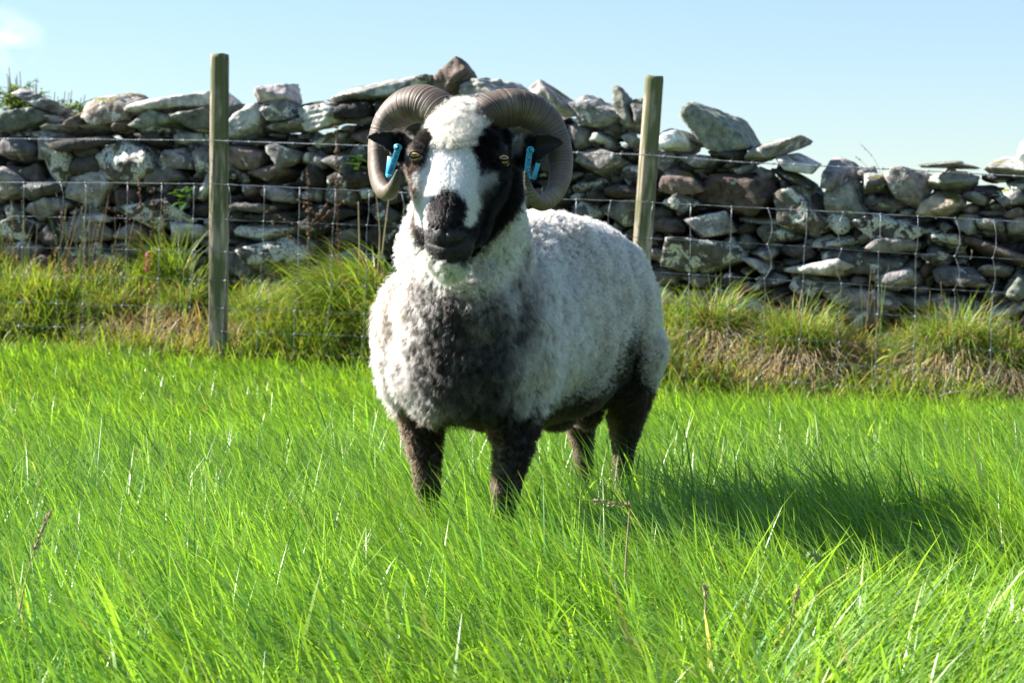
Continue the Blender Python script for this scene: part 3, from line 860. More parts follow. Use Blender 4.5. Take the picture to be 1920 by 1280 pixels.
FWD = unit([-0.467, -0.884, 0]); LFT = unit([0.884, -0.467, 0]); UPV = V3(0, 0, 1)
# head frame: h from poll to muzzle, l towards the ram's left (right in the photo), f out of the forehead
h_ = unit([-0.085, -0.43, -0.90])
l_ = unit(V3(0.985, -0.17, 0.0) - h_ * np.dot(V3(0.985, -0.17, 0.0), h_))
f_ = np.cross(h_, l_)
O_ = V3(-0.0965, 3.985, 0.834)
def H(s, l, f): return O_ + h_ * s + l_ * l + f_ * f
def head_coords(V):
    d = np.asarray(V) - O_
    return d @ h_, d @ l_, d @ f_
def Pn(px, py, Y): return np.array(P(px, py, Y)[:])

ICO3 = ICO[3]
def ellipsoid(c, axes, rad):
    V, F = ICO3
    A = np.array(axes, float)
    return np.asarray(c) + (V * np.array(rad)) @ A, F
AX_B = [LFT, FWD, UPV]; AX_H = [l_, h_, f_]; AX_W = [V3(1, 0, 0), V3(0, 1, 0), V3(0, 0, 1)]
pieces = []
def E(c, rad, axes=AX_B): pieces.append(ellipsoid(c, axes, rad))
def chain(pts, axes=AX_W, n=10):
    """pts: list of (centre, (rx, ry, rz)); overlapping ellipsoids between them"""
    for (a, ra), (b, rb) in zip(pts[:-1], pts[1:]):
        a = np.asarray(a); b = np.asarray(b); ra = np.array(ra); rb = np.array(rb)
        for t in np.linspace(0, 1, n):
            E(a + (b - a) * t, ra + (rb - ra) * t, axes)

# trunk (under the fleece)
chain([((-0.098, 4.165, 0.445), (0.128, 0.10, 0.150)), ((-0.050, 4.26, 0.450), (0.150, 0.12, 0.190)), ((0.055, 4.44, 0.462), (0.158, 0.14, 0.208)),
       ((0.150, 4.62, 0.470), (0.138, 0.13, 0.178)), ((0.182, 4.68, 0.465), (0.122, 0.115, 0.160))], AX_B, 10)
# brisket, shoulders, haunches
E((-0.105, 4.11, 0.40), (0.115, 0.085, 0.115)); E((-0.10, 4.10, 0.50), (0.105, 0.08, 0.12))
E((0.015, 4.18, 0.415), (0.075, 0.10, 0.145)); E((-0.175, 4.24, 0.43), (0.075, 0.09, 0.140))
E((0.235, 4.67, 0.40), (0.060, 0.105, 0.145)); E((0.130, 4.76, 0.40), (0.06, 0.10, 0.14))
E((0.07, 4.45, 0.35), (0.12, 0.2, 0.09))
# neck
chain([((-0.085, 4.145, 0.575), (0.118, 0.10, 0.13)), ((-0.080, 4.115, 0.64), (0.098, 0.09, 0.10)), ((-0.072, 4.085, 0.71), (0.083, 0.08, 0.08)), ((-0.072, 4.065, 0.775), (0.074, 0.06, 0.06))], AX_W, 7)
# head: sections (s, halfwidth, halfdepth, dorsal line)
HS = [(-0.018, 0.050, 0.050, -0.012), (0.012, 0.066, 0.062, -0.002), (0.045, 0.077, 0.072, 0.003), (0.072, 0.083, 0.078, 0.006), (0.105, 0.079, 0.077, 0.008), (0.14, 0.066, 0.069, 0.011),
      (0.175, 0.050, 0.058, 0.010), (0.205, 0.0445, 0.050, 0.005), (0.230, 0.0425, 0.045, -0.004), (0.250, 0.036, 0.040, -0.015), (0.262, 0.027, 0.032, -0.027)]
chain([(H(s, 0, top - b), (a, 0.022, b)) for s, a, b, top in HS], AX_H, 5)
E(H(0.247, 0, -0.058), (0.028, 0.026, 0.030), AX_H)            # chin
E(H(0.223, 0.027, -0.045), (0.017, 0.04, 0.024), AX_H); E(H(0.223, -0.027, -0.045), (0.018, 0.04, 0.024), AX_H)   # lips
E(H(0.13, 0.022, -0.085), (0.034, 0.085, 0.045), AX_H); E(H(0.13, -0.022, -0.085), (0.034, 0.085, 0.045), AX_H)   # jaw
for sg in (-1, 1):
    E(H(0.075, sg * 0.062, -0.034), (0.024, 0.034, 0.030), AX_H)
    E(H(0.046, sg * 0.050, -0.024), (0.022, 0.024, 0.020), AX_H)   # brow over the eye
    E(H(0.110, sg * 0.050, -0.036), (0.020, 0.045, 0.030), AX_H)   # cheekbone
# legs
def leg(pts): chain([(p, (r * (0.93 if r < 0.04 else 1), r * 1.05 * (0.93 if r < 0.04 else 1), r)) for p, r in pts], AX_B, 9)
leg([((0.012, 4.17, 0.36), 0.062), ((0.006, 4.14, 0.29), 0.046), ((0.004, 4.125, 0.24), 0.036), ((-0.006, 4.115, 0.19), 0.030), ((-0.012, 4.105, 0.155), 0.029), ((-0.016, 4.11, 0.12), 0.021), ((-0.02, 4.115, 0.06), 0.019), ((-0.024, 4.10, 0.035), 0.023)])
leg([((-0.178, 4.26, 0.36), 0.060), ((-0.174, 4.255, 0.29), 0.043), ((-0.168, 4.25, 0.24), 0.034), ((-0.163, 4.245, 0.19), 0.028), ((-0.160, 4.24, 0.155), 0.028), ((-0.158, 4.245, 0.12), 0.020), ((-0.156, 4.25, 0.06), 0.018), ((-0.158, 4.235, 0.035), 0.022)])
leg([((0.238, 4.66, 0.38), 0.075), ((0.240, 4.67, 0.30), 0.050), ((0.240, 4.70, 0.245), 0.036), ((0.238, 4.735, 0.205), 0.029), ((0.236, 4.735, 0.17), 0.024), ((0.232, 4.72, 0.11), 0.021), ((0.229, 4.71, 0.06), 0.019), ((0.226, 4.695, 0.035), 0.023)])
leg([((0.128, 4.76, 0.38), 0.070), ((0.134, 4.77, 0.30), 0.048), ((0.142, 4.80, 0.245), 0.035), ((0.149, 4.835, 0.205), 0.028), ((0.153, 4.835, 0.17), 0.024), ((0.156, 4.82, 0.11), 0.020), ((0.158, 4.81, 0.06), 0.018), ((0.156, 4.795, 0.035), 0.022)])
E((0.155, 4.66, 0.28), (0.035, 0.04, 0.055))                   # scrotum
E((0.09, 4.50, 0.262), (0.03, 0.06, 0.025))                    # sheath
chain([((0.225, 4.80, 0.50), (0.022, 0.02, 0.03)), ((0.235, 4.83, 0.42), (0.018, 0.015, 0.03)), ((0.238, 4.835, 0.36), (0.012, 0.012, 0.02))], AX_W, 6)   # tail

# ears: leaf shapes, hollow towards the front
def ear(up, lo, Y0, Y1, back):
    n, m = 18, 10
    up = np.array(up, float); lo = np.array(lo, float)
    def samp(pl, t):
        d = np.r_[0, np.cumsum(np.hypot(*np.diff(pl, axis=0).T))]; d /= d[-1]
        return np.stack([np.interp(t, d, pl[:, 0]), np.interp(t, d, pl[:, 1])], 1)
    t = np.linspace(0, 1, n)
    A = samp(up, t); B = samp(lo, t)
    V = []
    for side in (0, 1):
        for i in range(n):
            for j in range(m):
                v = j / (m - 1)
                px, py = A[i] * (1 - v) + B[i] * v
                Y = Y0 + (Y1 - Y0) * t[i]
                cup = math.sin(math.pi * v) * back * (1 - t[i] ** 2)
                th = 0.0075 * (0.35 + 0.65 * math.sin(math.pi * min(max(v, 0.06), 0.94))) * (1 - 0.55 * t[i])
                V.append(Pn(px, py, Y + cup + (th if side else 0)))
    V = np.array(V); F = []
    for s in (0, 1):
        o = s * n * m
        for i in range(n - 1):
            for j in range(m - 1):
                q = (o + i * m + j, o + (i + 1) * m + j, o + (i + 1) * m + j + 1, o + i * m + j + 1)
                F.append(q if s else q[::-1])
    rim = [i * m for i in range(n)] + [(n - 1) * m + j for j in range(1, m)] + [i * m + m - 1 for i in range(n - 2, -1, -1)] + [j for j in range(m - 2, 0, -1)]
    for a, b in zip(rim, rim[1:] + rim[:1]):
        F.append((a, b, b + n * m, a + n * m))
    return V, F
EARS = [ear([(776, 262), (756, 250), (730, 243), (705, 246), (684, 257)], [(780, 305), (766, 312), (745, 304), (712, 272), (684, 259)], 4.02, 3.985, 0.018),
        ear([(968, 262), (990, 254), (1018, 250), (1042, 254), (1061, 268)], [(966, 306), (985, 315), (1010, 303), (1036, 288), (1061, 270)], 3.99, 3.96, 0.018)]

def union_mesh():
    bm_v = []; bm_f = []; n = 0
    for V, F in pieces:
        bm_v.append(V); bm_f += [tuple(int(k) + n for k in f) for f in F]; n += len(V)
    for V, F in EARS:
        bm_v.append(V); bm_f += [tuple(k + n for k in f) for f in F]; n += len(V)
    me = bpy.data.meshes.new('tmp'); me.from_pydata(np.concatenate(bm_v).tolist(), [], bm_f)
    o = bpy.data.objects.new('tmp', me); COL.objects.link(o)
    m = o.modifiers.new('r', 'REMESH'); m.mode = 'VOXEL'; m.voxel_size = 0.0033; m.adaptivity = 0
    m = o.modifiers.new('s', 'SMOOTH'); m.factor = 0.5; m.iterations = 7
    dg = bpy.context.evaluated_depsgraph_get()
    ev = o.evaluated_get(dg); em = ev.to_mesh()
    V = np.zeros(len(em.vertices) * 3); em.vertices.foreach_get('co', V); V = V.reshape(-1, 3)
    Lp = np.zeros(len(em.loops), np.int32); em.loops.foreach_get('vertex_index', Lp)
    S = np.zeros(len(em.polygons), np.int32); em.polygons.foreach_get('loop_total', S)
    ev.to_mesh_clear(); bpy.data.objects.remove(o); bpy.data.meshes.remove(me)
    return V, Lp, S
RV, RL, RS = union_mesh()

def vnormals(V, L, S):
    me = bpy.data.meshes.new('t')
    me.vertices.add(len(V)); me.vertices.foreach_set('co', V.astype(np.float32).ravel())
    me.loops.add(len(L)); me.loops.foreach_set('vertex_index', L)
    me.polygons.add(len(S)); me.polygons.foreach_set('loop_start', np.concatenate([[0], np.cumsum(S)[:-1]]).astype(np.int32))
    me.update(calc_edges=True)
    N = np.zeros(len(V) * 3, np.float32); me.vertex_normals.foreach_get('vector', N)
    bpy.data.meshes.remove(me)
    return N.reshape(-1, 3).astype(float)
RN = vnormals(RV, RL, RS)

# sculpting of the face
def brush(c, r, d, V=RV):
    """push vertices near c (metres) along d, gaussian fall-off; r may be per head axis"""
    q = V - np.asarray(c)
    if np.ndim(r) == 0: w_ = np.exp(-(q ** 2).sum(1) / r ** 2)
    else: w_ = np.exp(-((q @ h_ / r[0]) ** 2 + (q @ l_ / r[1]) ** 2 + (q @ f_ / r[2]) ** 2))
    V += w_[:, None] * np.asarray(d)
EYES = []
for sg, (ex, ey) in ((-1, (778, 292)), (1, (945, 297))):
    # find the surface point under the eye pixel
    px, py = proj(RV)
    near = (np.hypot(px - ex, py - ey) < 4) & (RV[:, 1] < 4.05)
    Y = RV[near, 1].min()
    c = Pn(ex, ey, Y)
    n = RN[near][np.argmin(RV[near, 1])]
    n = unit(0.2 * n + 0.8 * unit(f_ * 0.80 + l_ * sg * 0.38 - h_ * 0.08))
    EYES.append((c, n, sg))
    brush(c, (0.010, 0.015, 0.02), -n * 0.007)
    brush(c - h_ * 0.014, (0.006, 0.017, 0.02), n * 0.0035)                         # upper lid
    brush(c + h_ * 0.013, (0.005, 0.013, 0.02), n * 0.0018)                         # lower lid
    brush(H(0.115, sg * 0.048, 0), (0.03, 0.012, 0.03), -f_ * 0.004)                 # hollow beside the nose bridge
def on_face(px_, py_):
    px, py = proj(RV); nr = (np.hypot(px - px_, py - py_) < 4) & (RV[:, 1] < 4.05)
    return Pn(px_, py_, RV[nr, 1].min())
brush(on_face(836, 402), (0.020, 0.022, 0.02), f_ * 0.0025)
NOST = []; MOUTH = []
for arm in (((802, 410), (806, 416), (812, 421), (819, 425), (827, 429), (833, 432)), ((866, 409), (862, 415), (856, 420), (849, 425), (842, 429), (836, 432))):
    cs = [on_face(*q) for q in arm]
    for k, c in enumerate(cs):
        NOST.append((c, 0.0056 if k < 4 else 0.003))
        brush(c, (0.0034, 0.0040, 0.012), -f_ * (0.0095 if 0 < k < 4 else 0.003) - h_ * 0.0015)
for q in ((817, 441), (853, 441)): brush(on_face(*q), (0.008, 0.012, 0.012), f_ * 0.0030 + h_ * 0.001)
for y in range(433, 455, 3): brush(on_face(834.5, y), (0.0035, 0.0018, 0.01), -f_ * 0.0022)
mpts = [(798, 447), (803, 451), (809, 454), (815, 456), (821, 458), (827, 459), (833, 460), (839, 460), (845, 460), (851, 459), (857, 458), (863, 456), (869, 454), (875, 451), (881, 448)]
for c in [on_face(*q) for q in mpts]:
    MOUTH.append(c); brush(c, (0.0030, 0.0055, 0.012), -f_ * 0.0036 - h_ * 0.0006)
def crease(pix, Yr, depth, width):
    px, py = proj(RV)
    pix = np.array(pix, float)
    d = np.full(len(RV), 1e9)
    for (ax, ay), (bx, by) in zip(pix[:-1], pix[1:]):
        ex, ey = bx - ax, by - ay
        t = np.clip(((px - ax) * ex + (py - ay) * ey) / (ex * ex + ey * ey), 0, 1)
        d = np.minimum(d, np.hypot(px - ax - t * ex, py - ay - t * ey))
    m = np.exp(-(d / width) ** 2) * ((RV[:, 1] > Yr[0]) & (RV[:, 1] < Yr[1])) * (RN @ np.array([0.0, -1.0, 0.0]) > -0.1)
    RV[:] -= RN * (m * depth)[:, None]
RN = vnormals(RV, RL, RS)
_hs, _hl, _hf = head_coords(RV)
_bodym = (RV[:, 2] > 0.25) * np.clip(sstep(4.10, 4.16, RV[:, 1]) + sstep(0.60, 0.52, RV[:, 2]), 0, 1)
RV += RN * ((0.007 * fbm(RV, 11, 71, 2) + 0.005 * fbm(RV, 30, 81, 2)) * _bodym)[:, None]
crease([(985, 470), (1000, 560), (1006, 650), (985, 740), (975, 790)], (4.05, 4.6), 0.012, 12)
crease([(1165, 440), (1196, 540), (1200, 620), (1186, 690)], (4.3, 4.9), 0.010, 9)
crease([(770, 520), (830, 556), (900, 560), (960, 530), (985, 470)], (3.9, 4.3), 0.010, 14)
crease([(745, 620), (765, 700), (790, 760)], (3.9, 4.4), 0.007, 14)
RN = vnormals(RV, RL, RS)

# ------------------------------------------------------------------ coat colours (albedo, plus painted sunlight on the legs), painted on by region
WHITE = V3(0.80, 0.735, 0.665); CREAM = V3(0.72, 0.64, 0.50); GREY = V3(0.34, 0.32, 0.31); DARK = V3(0.050, 0.043, 0.040); BLACK = V3(0.016, 0.014, 0.015)
BROWN = V3(0.085, 0.056, 0.043); LIT_TAN = V3(0.33, 0.235, 0.165)
FACE_OUT = [(752, 232), (775, 222), (815, 205), (860, 190), (905, 200), (960, 228), (990, 244), (990, 330), (978, 370), (958, 405), (930, 438), (903, 466), (874, 492), (845, 497), (812, 486), (786, 452), (776, 420), (762, 385), (752, 330)]
TOPWOOL = [(820, 210), (842, 200), (865, 194), (890, 198), (908, 212), (912, 230), (900, 246), (896, 262), (876, 274), (850, 277), (824, 270), (813, 252), (813, 230)]
BLAZE = [(808, 262), (850, 270), (882, 268), (890, 290), (896, 318), (902, 328), (915, 320), (930, 318), (930, 330), (916, 345), (904, 362), (900, 384), (892, 408), (882, 424), (872, 420), (870, 404), (874, 388), (870, 370), (858, 356), (842, 350), (826, 353), (812, 366), (804, 384), (801, 402), (803, 418), (798, 428), (789, 420), (787, 390), (788, 352), (782, 326), (794, 312), (802, 298), (806, 280)]
def blend(C, col, w_): return C * (1 - w_[:, None]) + np.asarray(col) * w_[:, None]

def coat(V, N, jit=0.0):
    """returns colour, and masks used for hair: head, legs, chest ..."""
    px, py = proj(V)
    if jit:
        jj = RNG.normal(0, 1, (2, len(V))) * jit * (0.35 + 0.65 * sstep(500, 560, py))
        px = px + jj[0]; py = py + jj[1]
    nz1 = fbm(V, 26, 1, 4); nz2 = fbm(V, 9, 5, 3); nz3 = vnoise(V, 70, 9)
    jx = px + 10 * nz1 + 5 * nz3; jy = py + 10 * fbm(V, 26, 31, 4) + 5 * vnoise(V, 75, 19)
    hs, hl, hf = head_coords(V)
    n = len(V)
    C = np.tile(WHITE, (n, 1)) * (1 + 0.06 * nz2[:, None])
    C = blend(C, V3(0.52, 0.47, 0.42), sstep(0.0, 0.5, nz1 + 0.3 * nz3) * 0.5)
    near = 1 - sstep(4.32, 4.45, V[:, 1])                       # chest and shoulders rather than flank
    # greyish brown shoulder seam between chest and barrel
    seam = inpoly(jx, jy, [(955, 470), (1000, 440), (1010, 520), (1020, 620), (1030, 720), (1000, 780), (950, 780), (935, 640)], 34)
    C = blend(C, V3(0.42, 0.385, 0.37), seam * 0.55)
    by = np.interp(px, [950, 1010, 1040, 1100, 1150, 1180, 1240], [770, 765, 742, 735, 715, 700, 730])
    C = blend(C, V3(0.45, 0.42, 0.40), sstep(-100, 0, jy - by) * sstep(960, 1000, px) * 0.6)
    # left part of the chest: cream with brown flecks
    lf = inpoly(jx, jy, [(720, 520), (790, 520), (830, 600), (830, 720), (770, 780), (700, 720), (690, 600)], 25) * near
    C = blend(C, V3(0.40, 0.33, 0.275), lf * 0.85)
    C = blend(C, V3(0.15, 0.105, 0.08), lf * sstep(-0.1, 0.35, nz1 + 0.4 * nz3) * 0.8)
    # grey beard of locks below the white collar
    gb = inpoly(jx, jy, [(768, 540), (830, 520), (940, 530), (985, 500), (1000, 560), (985, 640), (960, 700), (960, 790), (840, 800), (780, 770), (770, 640)], 22) * near
    C = blend(C, GREY * 0.8, gb * 0.8 * sstep(-0.75, 0.1, nz1))
    gl = inpoly(jx, jy, [(728, 650), (800, 610), (835, 700), (840, 790), (770, 792), (735, 740)], 20) * near
    C = blend(C, GREY * 0.75, gl * 0.75)
    dk = inpoly(jx, jy, [(815, 585), (850, 560), (900, 575), (935, 590), (968, 560), (985, 600), (958, 660), (955, 720), (935, 770), (860, 770), (815, 740), (795, 690), (800, 630)], 40) * near
    C = blend(C, DARK * 0.9, np.clip(dk * 1.15, 0, 0.95) * (0.76 + 0.24 * sstep(-0.5, 0.1, nz1 + 0.4 * nz3)))
    C = blend(C, GREY * 0.9, dk * sstep(0.15, 0.5, nz1) * 0.45)
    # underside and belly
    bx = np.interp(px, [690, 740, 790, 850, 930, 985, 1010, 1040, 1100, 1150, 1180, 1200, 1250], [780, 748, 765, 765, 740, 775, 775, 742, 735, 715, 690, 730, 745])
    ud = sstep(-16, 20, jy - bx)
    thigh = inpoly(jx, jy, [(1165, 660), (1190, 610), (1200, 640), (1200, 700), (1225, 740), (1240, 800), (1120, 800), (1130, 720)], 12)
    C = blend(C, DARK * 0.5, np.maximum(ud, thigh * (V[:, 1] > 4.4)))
    # rusty tufts behind the elbow and under the belly
    rust = inpoly(px, py, [(765, 755), (800, 770), (822, 800), (812, 812), (770, 785)], 8)
    C = blend(C, V3(0.22, 0.095, 0.05), rust * 0.85)
    rust2 = inpoly(px, py, [(1045, 790), (1085, 792), (1110, 812), (1060, 818)], 6)
    C = blend(C, V3(0.20, 0.11, 0.07), rust2 * 0.8)
    low = 1 - sstep(0.285, 0.325, V[:, 2])
    lc = blend(np.tile(BROWN * 0.5, (n, 1)), DARK * 0.4, sstep(-0.2, 0.5, nz1))
    lc = blend(lc, LIT_TAN * 0.55, sstep(-0.2, -0.9, N[:, 0]) * 0.6)  # sunlit side of the legs painted in: tan where normals face left
    C = C * (1 - low[:, None]) + lc * low[:, None]
    # white collar
    col = inpoly(jx, jy, [(760, 400), (800, 440), (840, 480), (900, 460), (975, 380), (985, 420), (975, 500), (930, 545), (860, 548), (810, 530), (755, 520)], 14) * near
    C = blend(C, V3(0.86, 0.82, 0.70), col * (1 - gb * 0.5))
    # head
    face = inpoly(px, py, FACE_OUT, 3) * (V[:, 1] < 4.10) * (hf > -0.175) * (hs > -0.07)
    hc = np.tile(BLACK * 1.15, (n, 1)) * (1 + 0.25 * sstep(0.2, 0.24, hs))[:, None]
    hc = blend(hc, BROWN * 1.15, inpoly(jx, jy, [(745, 298), (790, 300), (794, 330), (788, 380), (788, 424), (765, 425), (745, 380)], 6))
    hc = blend(hc, V3(0.34, 0.28, 0.25), inpoly(jx, jy, [(750, 235), (772, 228), (780, 262), (782, 284), (762, 300), (750, 290)], 6) * 0.8)
    hc = blend(hc, DARK * 0.9, inpoly(jx, jy, [(776, 232), (812, 226), (812, 280), (796, 296), (782, 270)], 6))
    hc = blend(hc, BROWN * 0.9, inpoly(jx, jy, [(900, 218), (935, 220), (945, 245), (905, 244)], 6) * 0.7)
    hc = blend(hc, V3(0.45, 0.44, 0.43), inpoly(jx, jy, [(958, 240), (988, 240), (984, 290), (970, 292), (962, 262)], 6) * 0.7)
    hc = blend(hc, V3(0.88, 0.87, 0.85), inpoly(jx * 0.6 + px * 0.4, jy * 0.6 + py * 0.4, BLAZE, 4))
    hc = blend(hc, V3(0.30, 0.30, 0.31), inpoly(jx, jy, [(898, 322), (935, 315), (925, 350), (905, 385), (894, 400), (896, 360)], 5) * 0.55)
    hc = blend(hc, V3(0.045, 0.043, 0.045), inpoly(px, py, [(806, 392), (862, 392), (866, 406), (848, 422), (836, 428), (822, 423), (803, 408)], 4) * 0.8)
    hc = blend(hc, V3(0.035, 0.034, 0.037), inpoly(px, py, [(796, 424), (820, 436), (834, 438), (850, 436), (876, 424), (880, 446), (836, 458), (798, 446)], 5) * 0.6)
    nd = np.full(n, 1e9)
    for c_, r_ in NOST: nd = np.minimum(nd, np.linalg.norm(V - c_, axis=1) / r_)
    for c_ in MOUTH: nd = np.minimum(nd, np.linalg.norm(V - c_, axis=1) / 0.0032)
    hc = blend(hc, V3(0.004, 0.0035, 0.004), 1 - sstep(0.6, 1.1, nd))
    hc = blend(hc, V3(0.76, 0.68, 0.52), inpoly(px, py, TOPWOOL, 5) * (hs < 0.06))
    hc = blend(hc, V3(0.30, 0.28, 0.26), inpoly(px, py, [(760, 284), (772, 282), (796, 282), (800, 292), (790, 303), (765, 303)], 3) * 0.45)
    hc = blend(hc, V3(0.26, 0.24, 0.23), inpoly(px, py, [(925, 290), (940, 276), (950, 268), (944, 284), (930, 296)], 2.5) * 0.6)
    back = (V[:, 1] > 4.03) & (hs < 0.10) & (hf > -0.2)
    C = C * (1 - face[:, None]) + hc * face[:, None]
    bk = (inpoly(px, py, [(740, 215), (1000, 215), (1000, 340), (740, 340)], 4) * (V[:, 2] > 0.69) * (1 - face)) * (V[:, 1] < 4.25)
    C = blend(C, BLACK * 1.5, bk * 0.8)
    gf = inpoly(jx, jy, [(955, 238), (988, 238), (984, 296), (966, 298), (958, 262)], 6) * (V[:, 1] < 4.15) * (V[:, 2] > 0.69)
    C = blend(C, V3(0.42, 0.41, 0.40), gf * 0.75)
    gf = inpoly(jx, jy, [(748, 236), (772, 232), (774, 290), (758, 300), (748, 290)], 6) * (V[:, 1] < 4.15) * (V[:, 2] > 0.69)
    C = blend(C, V3(0.36, 0.31, 0.28), gf * 0.7)
    earm = np.maximum(inpoly(px, py, [(680, 235), (757, 235), (764, 300), (764, 318), (745, 312), (680, 275)], 2), inpoly(px, py, [(983, 240), (1070, 245), (1070, 280), (1030, 300), (983, 318)], 2)) * (V[:, 1] < 4.06) * (V[:, 2] > 0.7)
    C = blend(C, BLACK * 0.9, earm)
    return np.clip(C, 0.004, 1), dict(px=px, py=py, face=face, low=low, ear=earm, collar=col, gb=gb, dk=dk, lf=lf, ud=ud, near=near, hs=hs, hl=hl, hf=hf, bk=bk, top=inpoly(px, py, TOPWOOL, 4) * face * (hs < 0.07))

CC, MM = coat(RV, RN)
def skin_mat():
    m, t, out = newmat('ram_hide'); N = t.nodes; L = t.links
    a = N.new('ShaderNodeAttribute'); a.attribute_name = 'Col'
    p = N.new('ShaderNodeBsdfPrincipled'); p.inputs['Roughness'].default_value = 0.5; p.inputs['Specular IOR Level'].default_value = 0.22
    g = N.new('ShaderNodeNewGeometry'); n = N.new('ShaderNodeTexNoise'); n.inputs['Scale'].default_value = 420; n.inputs['Detail'].default_value = 4
    L.new(g.outputs['Position'], n.inputs['Vector'])
    b = N.new('ShaderNodeBump'); b.inputs['Strength'].default_value = 0.5; b.inputs['Distance'].default_value = 0.002
    L.new(n.outputs['Fac'], b.inputs['Height']); L.new(b.outputs[0], p.inputs['Normal'])
    L.new(a.outputs['Color'], p.inputs['Base Color']); L.new(p.outputs[0], out.inputs['Surface'])
    return m
ram = empty('ram', (0.03, 4.42, 0.0))
tag(ram, 'horned ram with black and white face and pale fleece standing in long grass', 'ram')
shade = np.ones((len(RV), 1))
wool_area = (1 - MM['face'])[:, None] * (1 - MM['ear'])[:, None]
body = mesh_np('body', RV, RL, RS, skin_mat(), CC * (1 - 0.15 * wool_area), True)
adopt(body, ram)

# ------------------------------------------------------------------ hair
def hair_mat(name, ph=0.6, rough=0.5, radial=0.6):
    m, t, out = newmat(name); N = t.nodes; L = t.links
    m.cycles.use_bump_map_correction = False
    a = N.new('ShaderNodeAttribute'); a.attribute_name = 'Col'
    nr = N.new('ShaderNodeAttribute'); nr.attribute_name = 'snrm'
    p = N.new('ShaderNodeBsdfHairPrincipled'); p.model = 'CHIANG'; p.parametrization = 'COLOR'
    L.new(a.outputs['Color'], p.inputs['Color'])
    p.inputs['Roughness'].default_value = rough; p.inputs['Radial Roughness'].default_value = radial
    p.inputs['Coat'].default_value = 0.0; p.inputs['IOR'].default_value = 1.45
    d = N.new('ShaderNodeBsdfDiffuse'); L.new(a.outputs['Color'], d.inputs['Color']); L.new(nr.outputs['Vector'], d.inputs['Normal'])
    mx = N.new('ShaderNodeMixShader'); mx.inputs[0].default_value = ph; L.new(d.outputs[0], mx.inputs[1]); L.new(p.outputs[0], mx.inputs[2])
    L.new(mx.outputs[0], out.inputs['Surface'])
    return m
M_WOOL = hair_mat('wool', 0.75, 0.55, 0.7)
M_FUR = hair_mat('short_fur', 0.7, 0.45, 0.6)

tri_i = []
st = np.concatenate([[0], np.cumsum(RS)[:-1]])
q4 = RS == 4
A_ = RL[st]; B_ = RL[st + 1]; C_ = RL[st + 2]; D_ = RL[np.minimum(st + 3, len(RL) - 1)]
TRI = np.concatenate([np.stack([A_, B_, C_], 1), np.stack([A_, C_, D_], 1)[q4]])
TA = 0.5 * np.linalg.norm(np.cross(RV[TRI[:, 1]] - RV[TRI[:, 0]], RV[TRI[:, 2]] - RV[TRI[:, 0]]), axis=1)

def scatter(weight, n):
    """n random points on the ram; weight per vertex"""
    wt = TA * weight[TRI].mean(1)
    idx = RNG.choice(len(TRI), n, p=wt / wt.sum())
    a, b = RNG.random(n), RNG.random(n)
    f = a + b > 1; a[f] = 1 - a[f]; b[f] = 1 - b[f]
    T = TRI[idx]
    w0 = (1 - a - b)[:, None]; w1 = a[:, None]; w2 = b[:, None]
    Pp = RV[T[:, 0]] * w0 + RV[T[:, 1]] * w1 + RV[T[:, 2]] * w2
    Nn = RN[T[:, 0]] * w0 + RN[T[:, 1]] * w1 + RN[T[:, 2]] * w2
    Nn /= np.linalg.norm(Nn, axis=1)[:, None]
    return Pp, Nn, idx

def norm_rows(a): return a / np.maximum(np.linalg.norm(a, axis=1), 1e-9)[:, None]

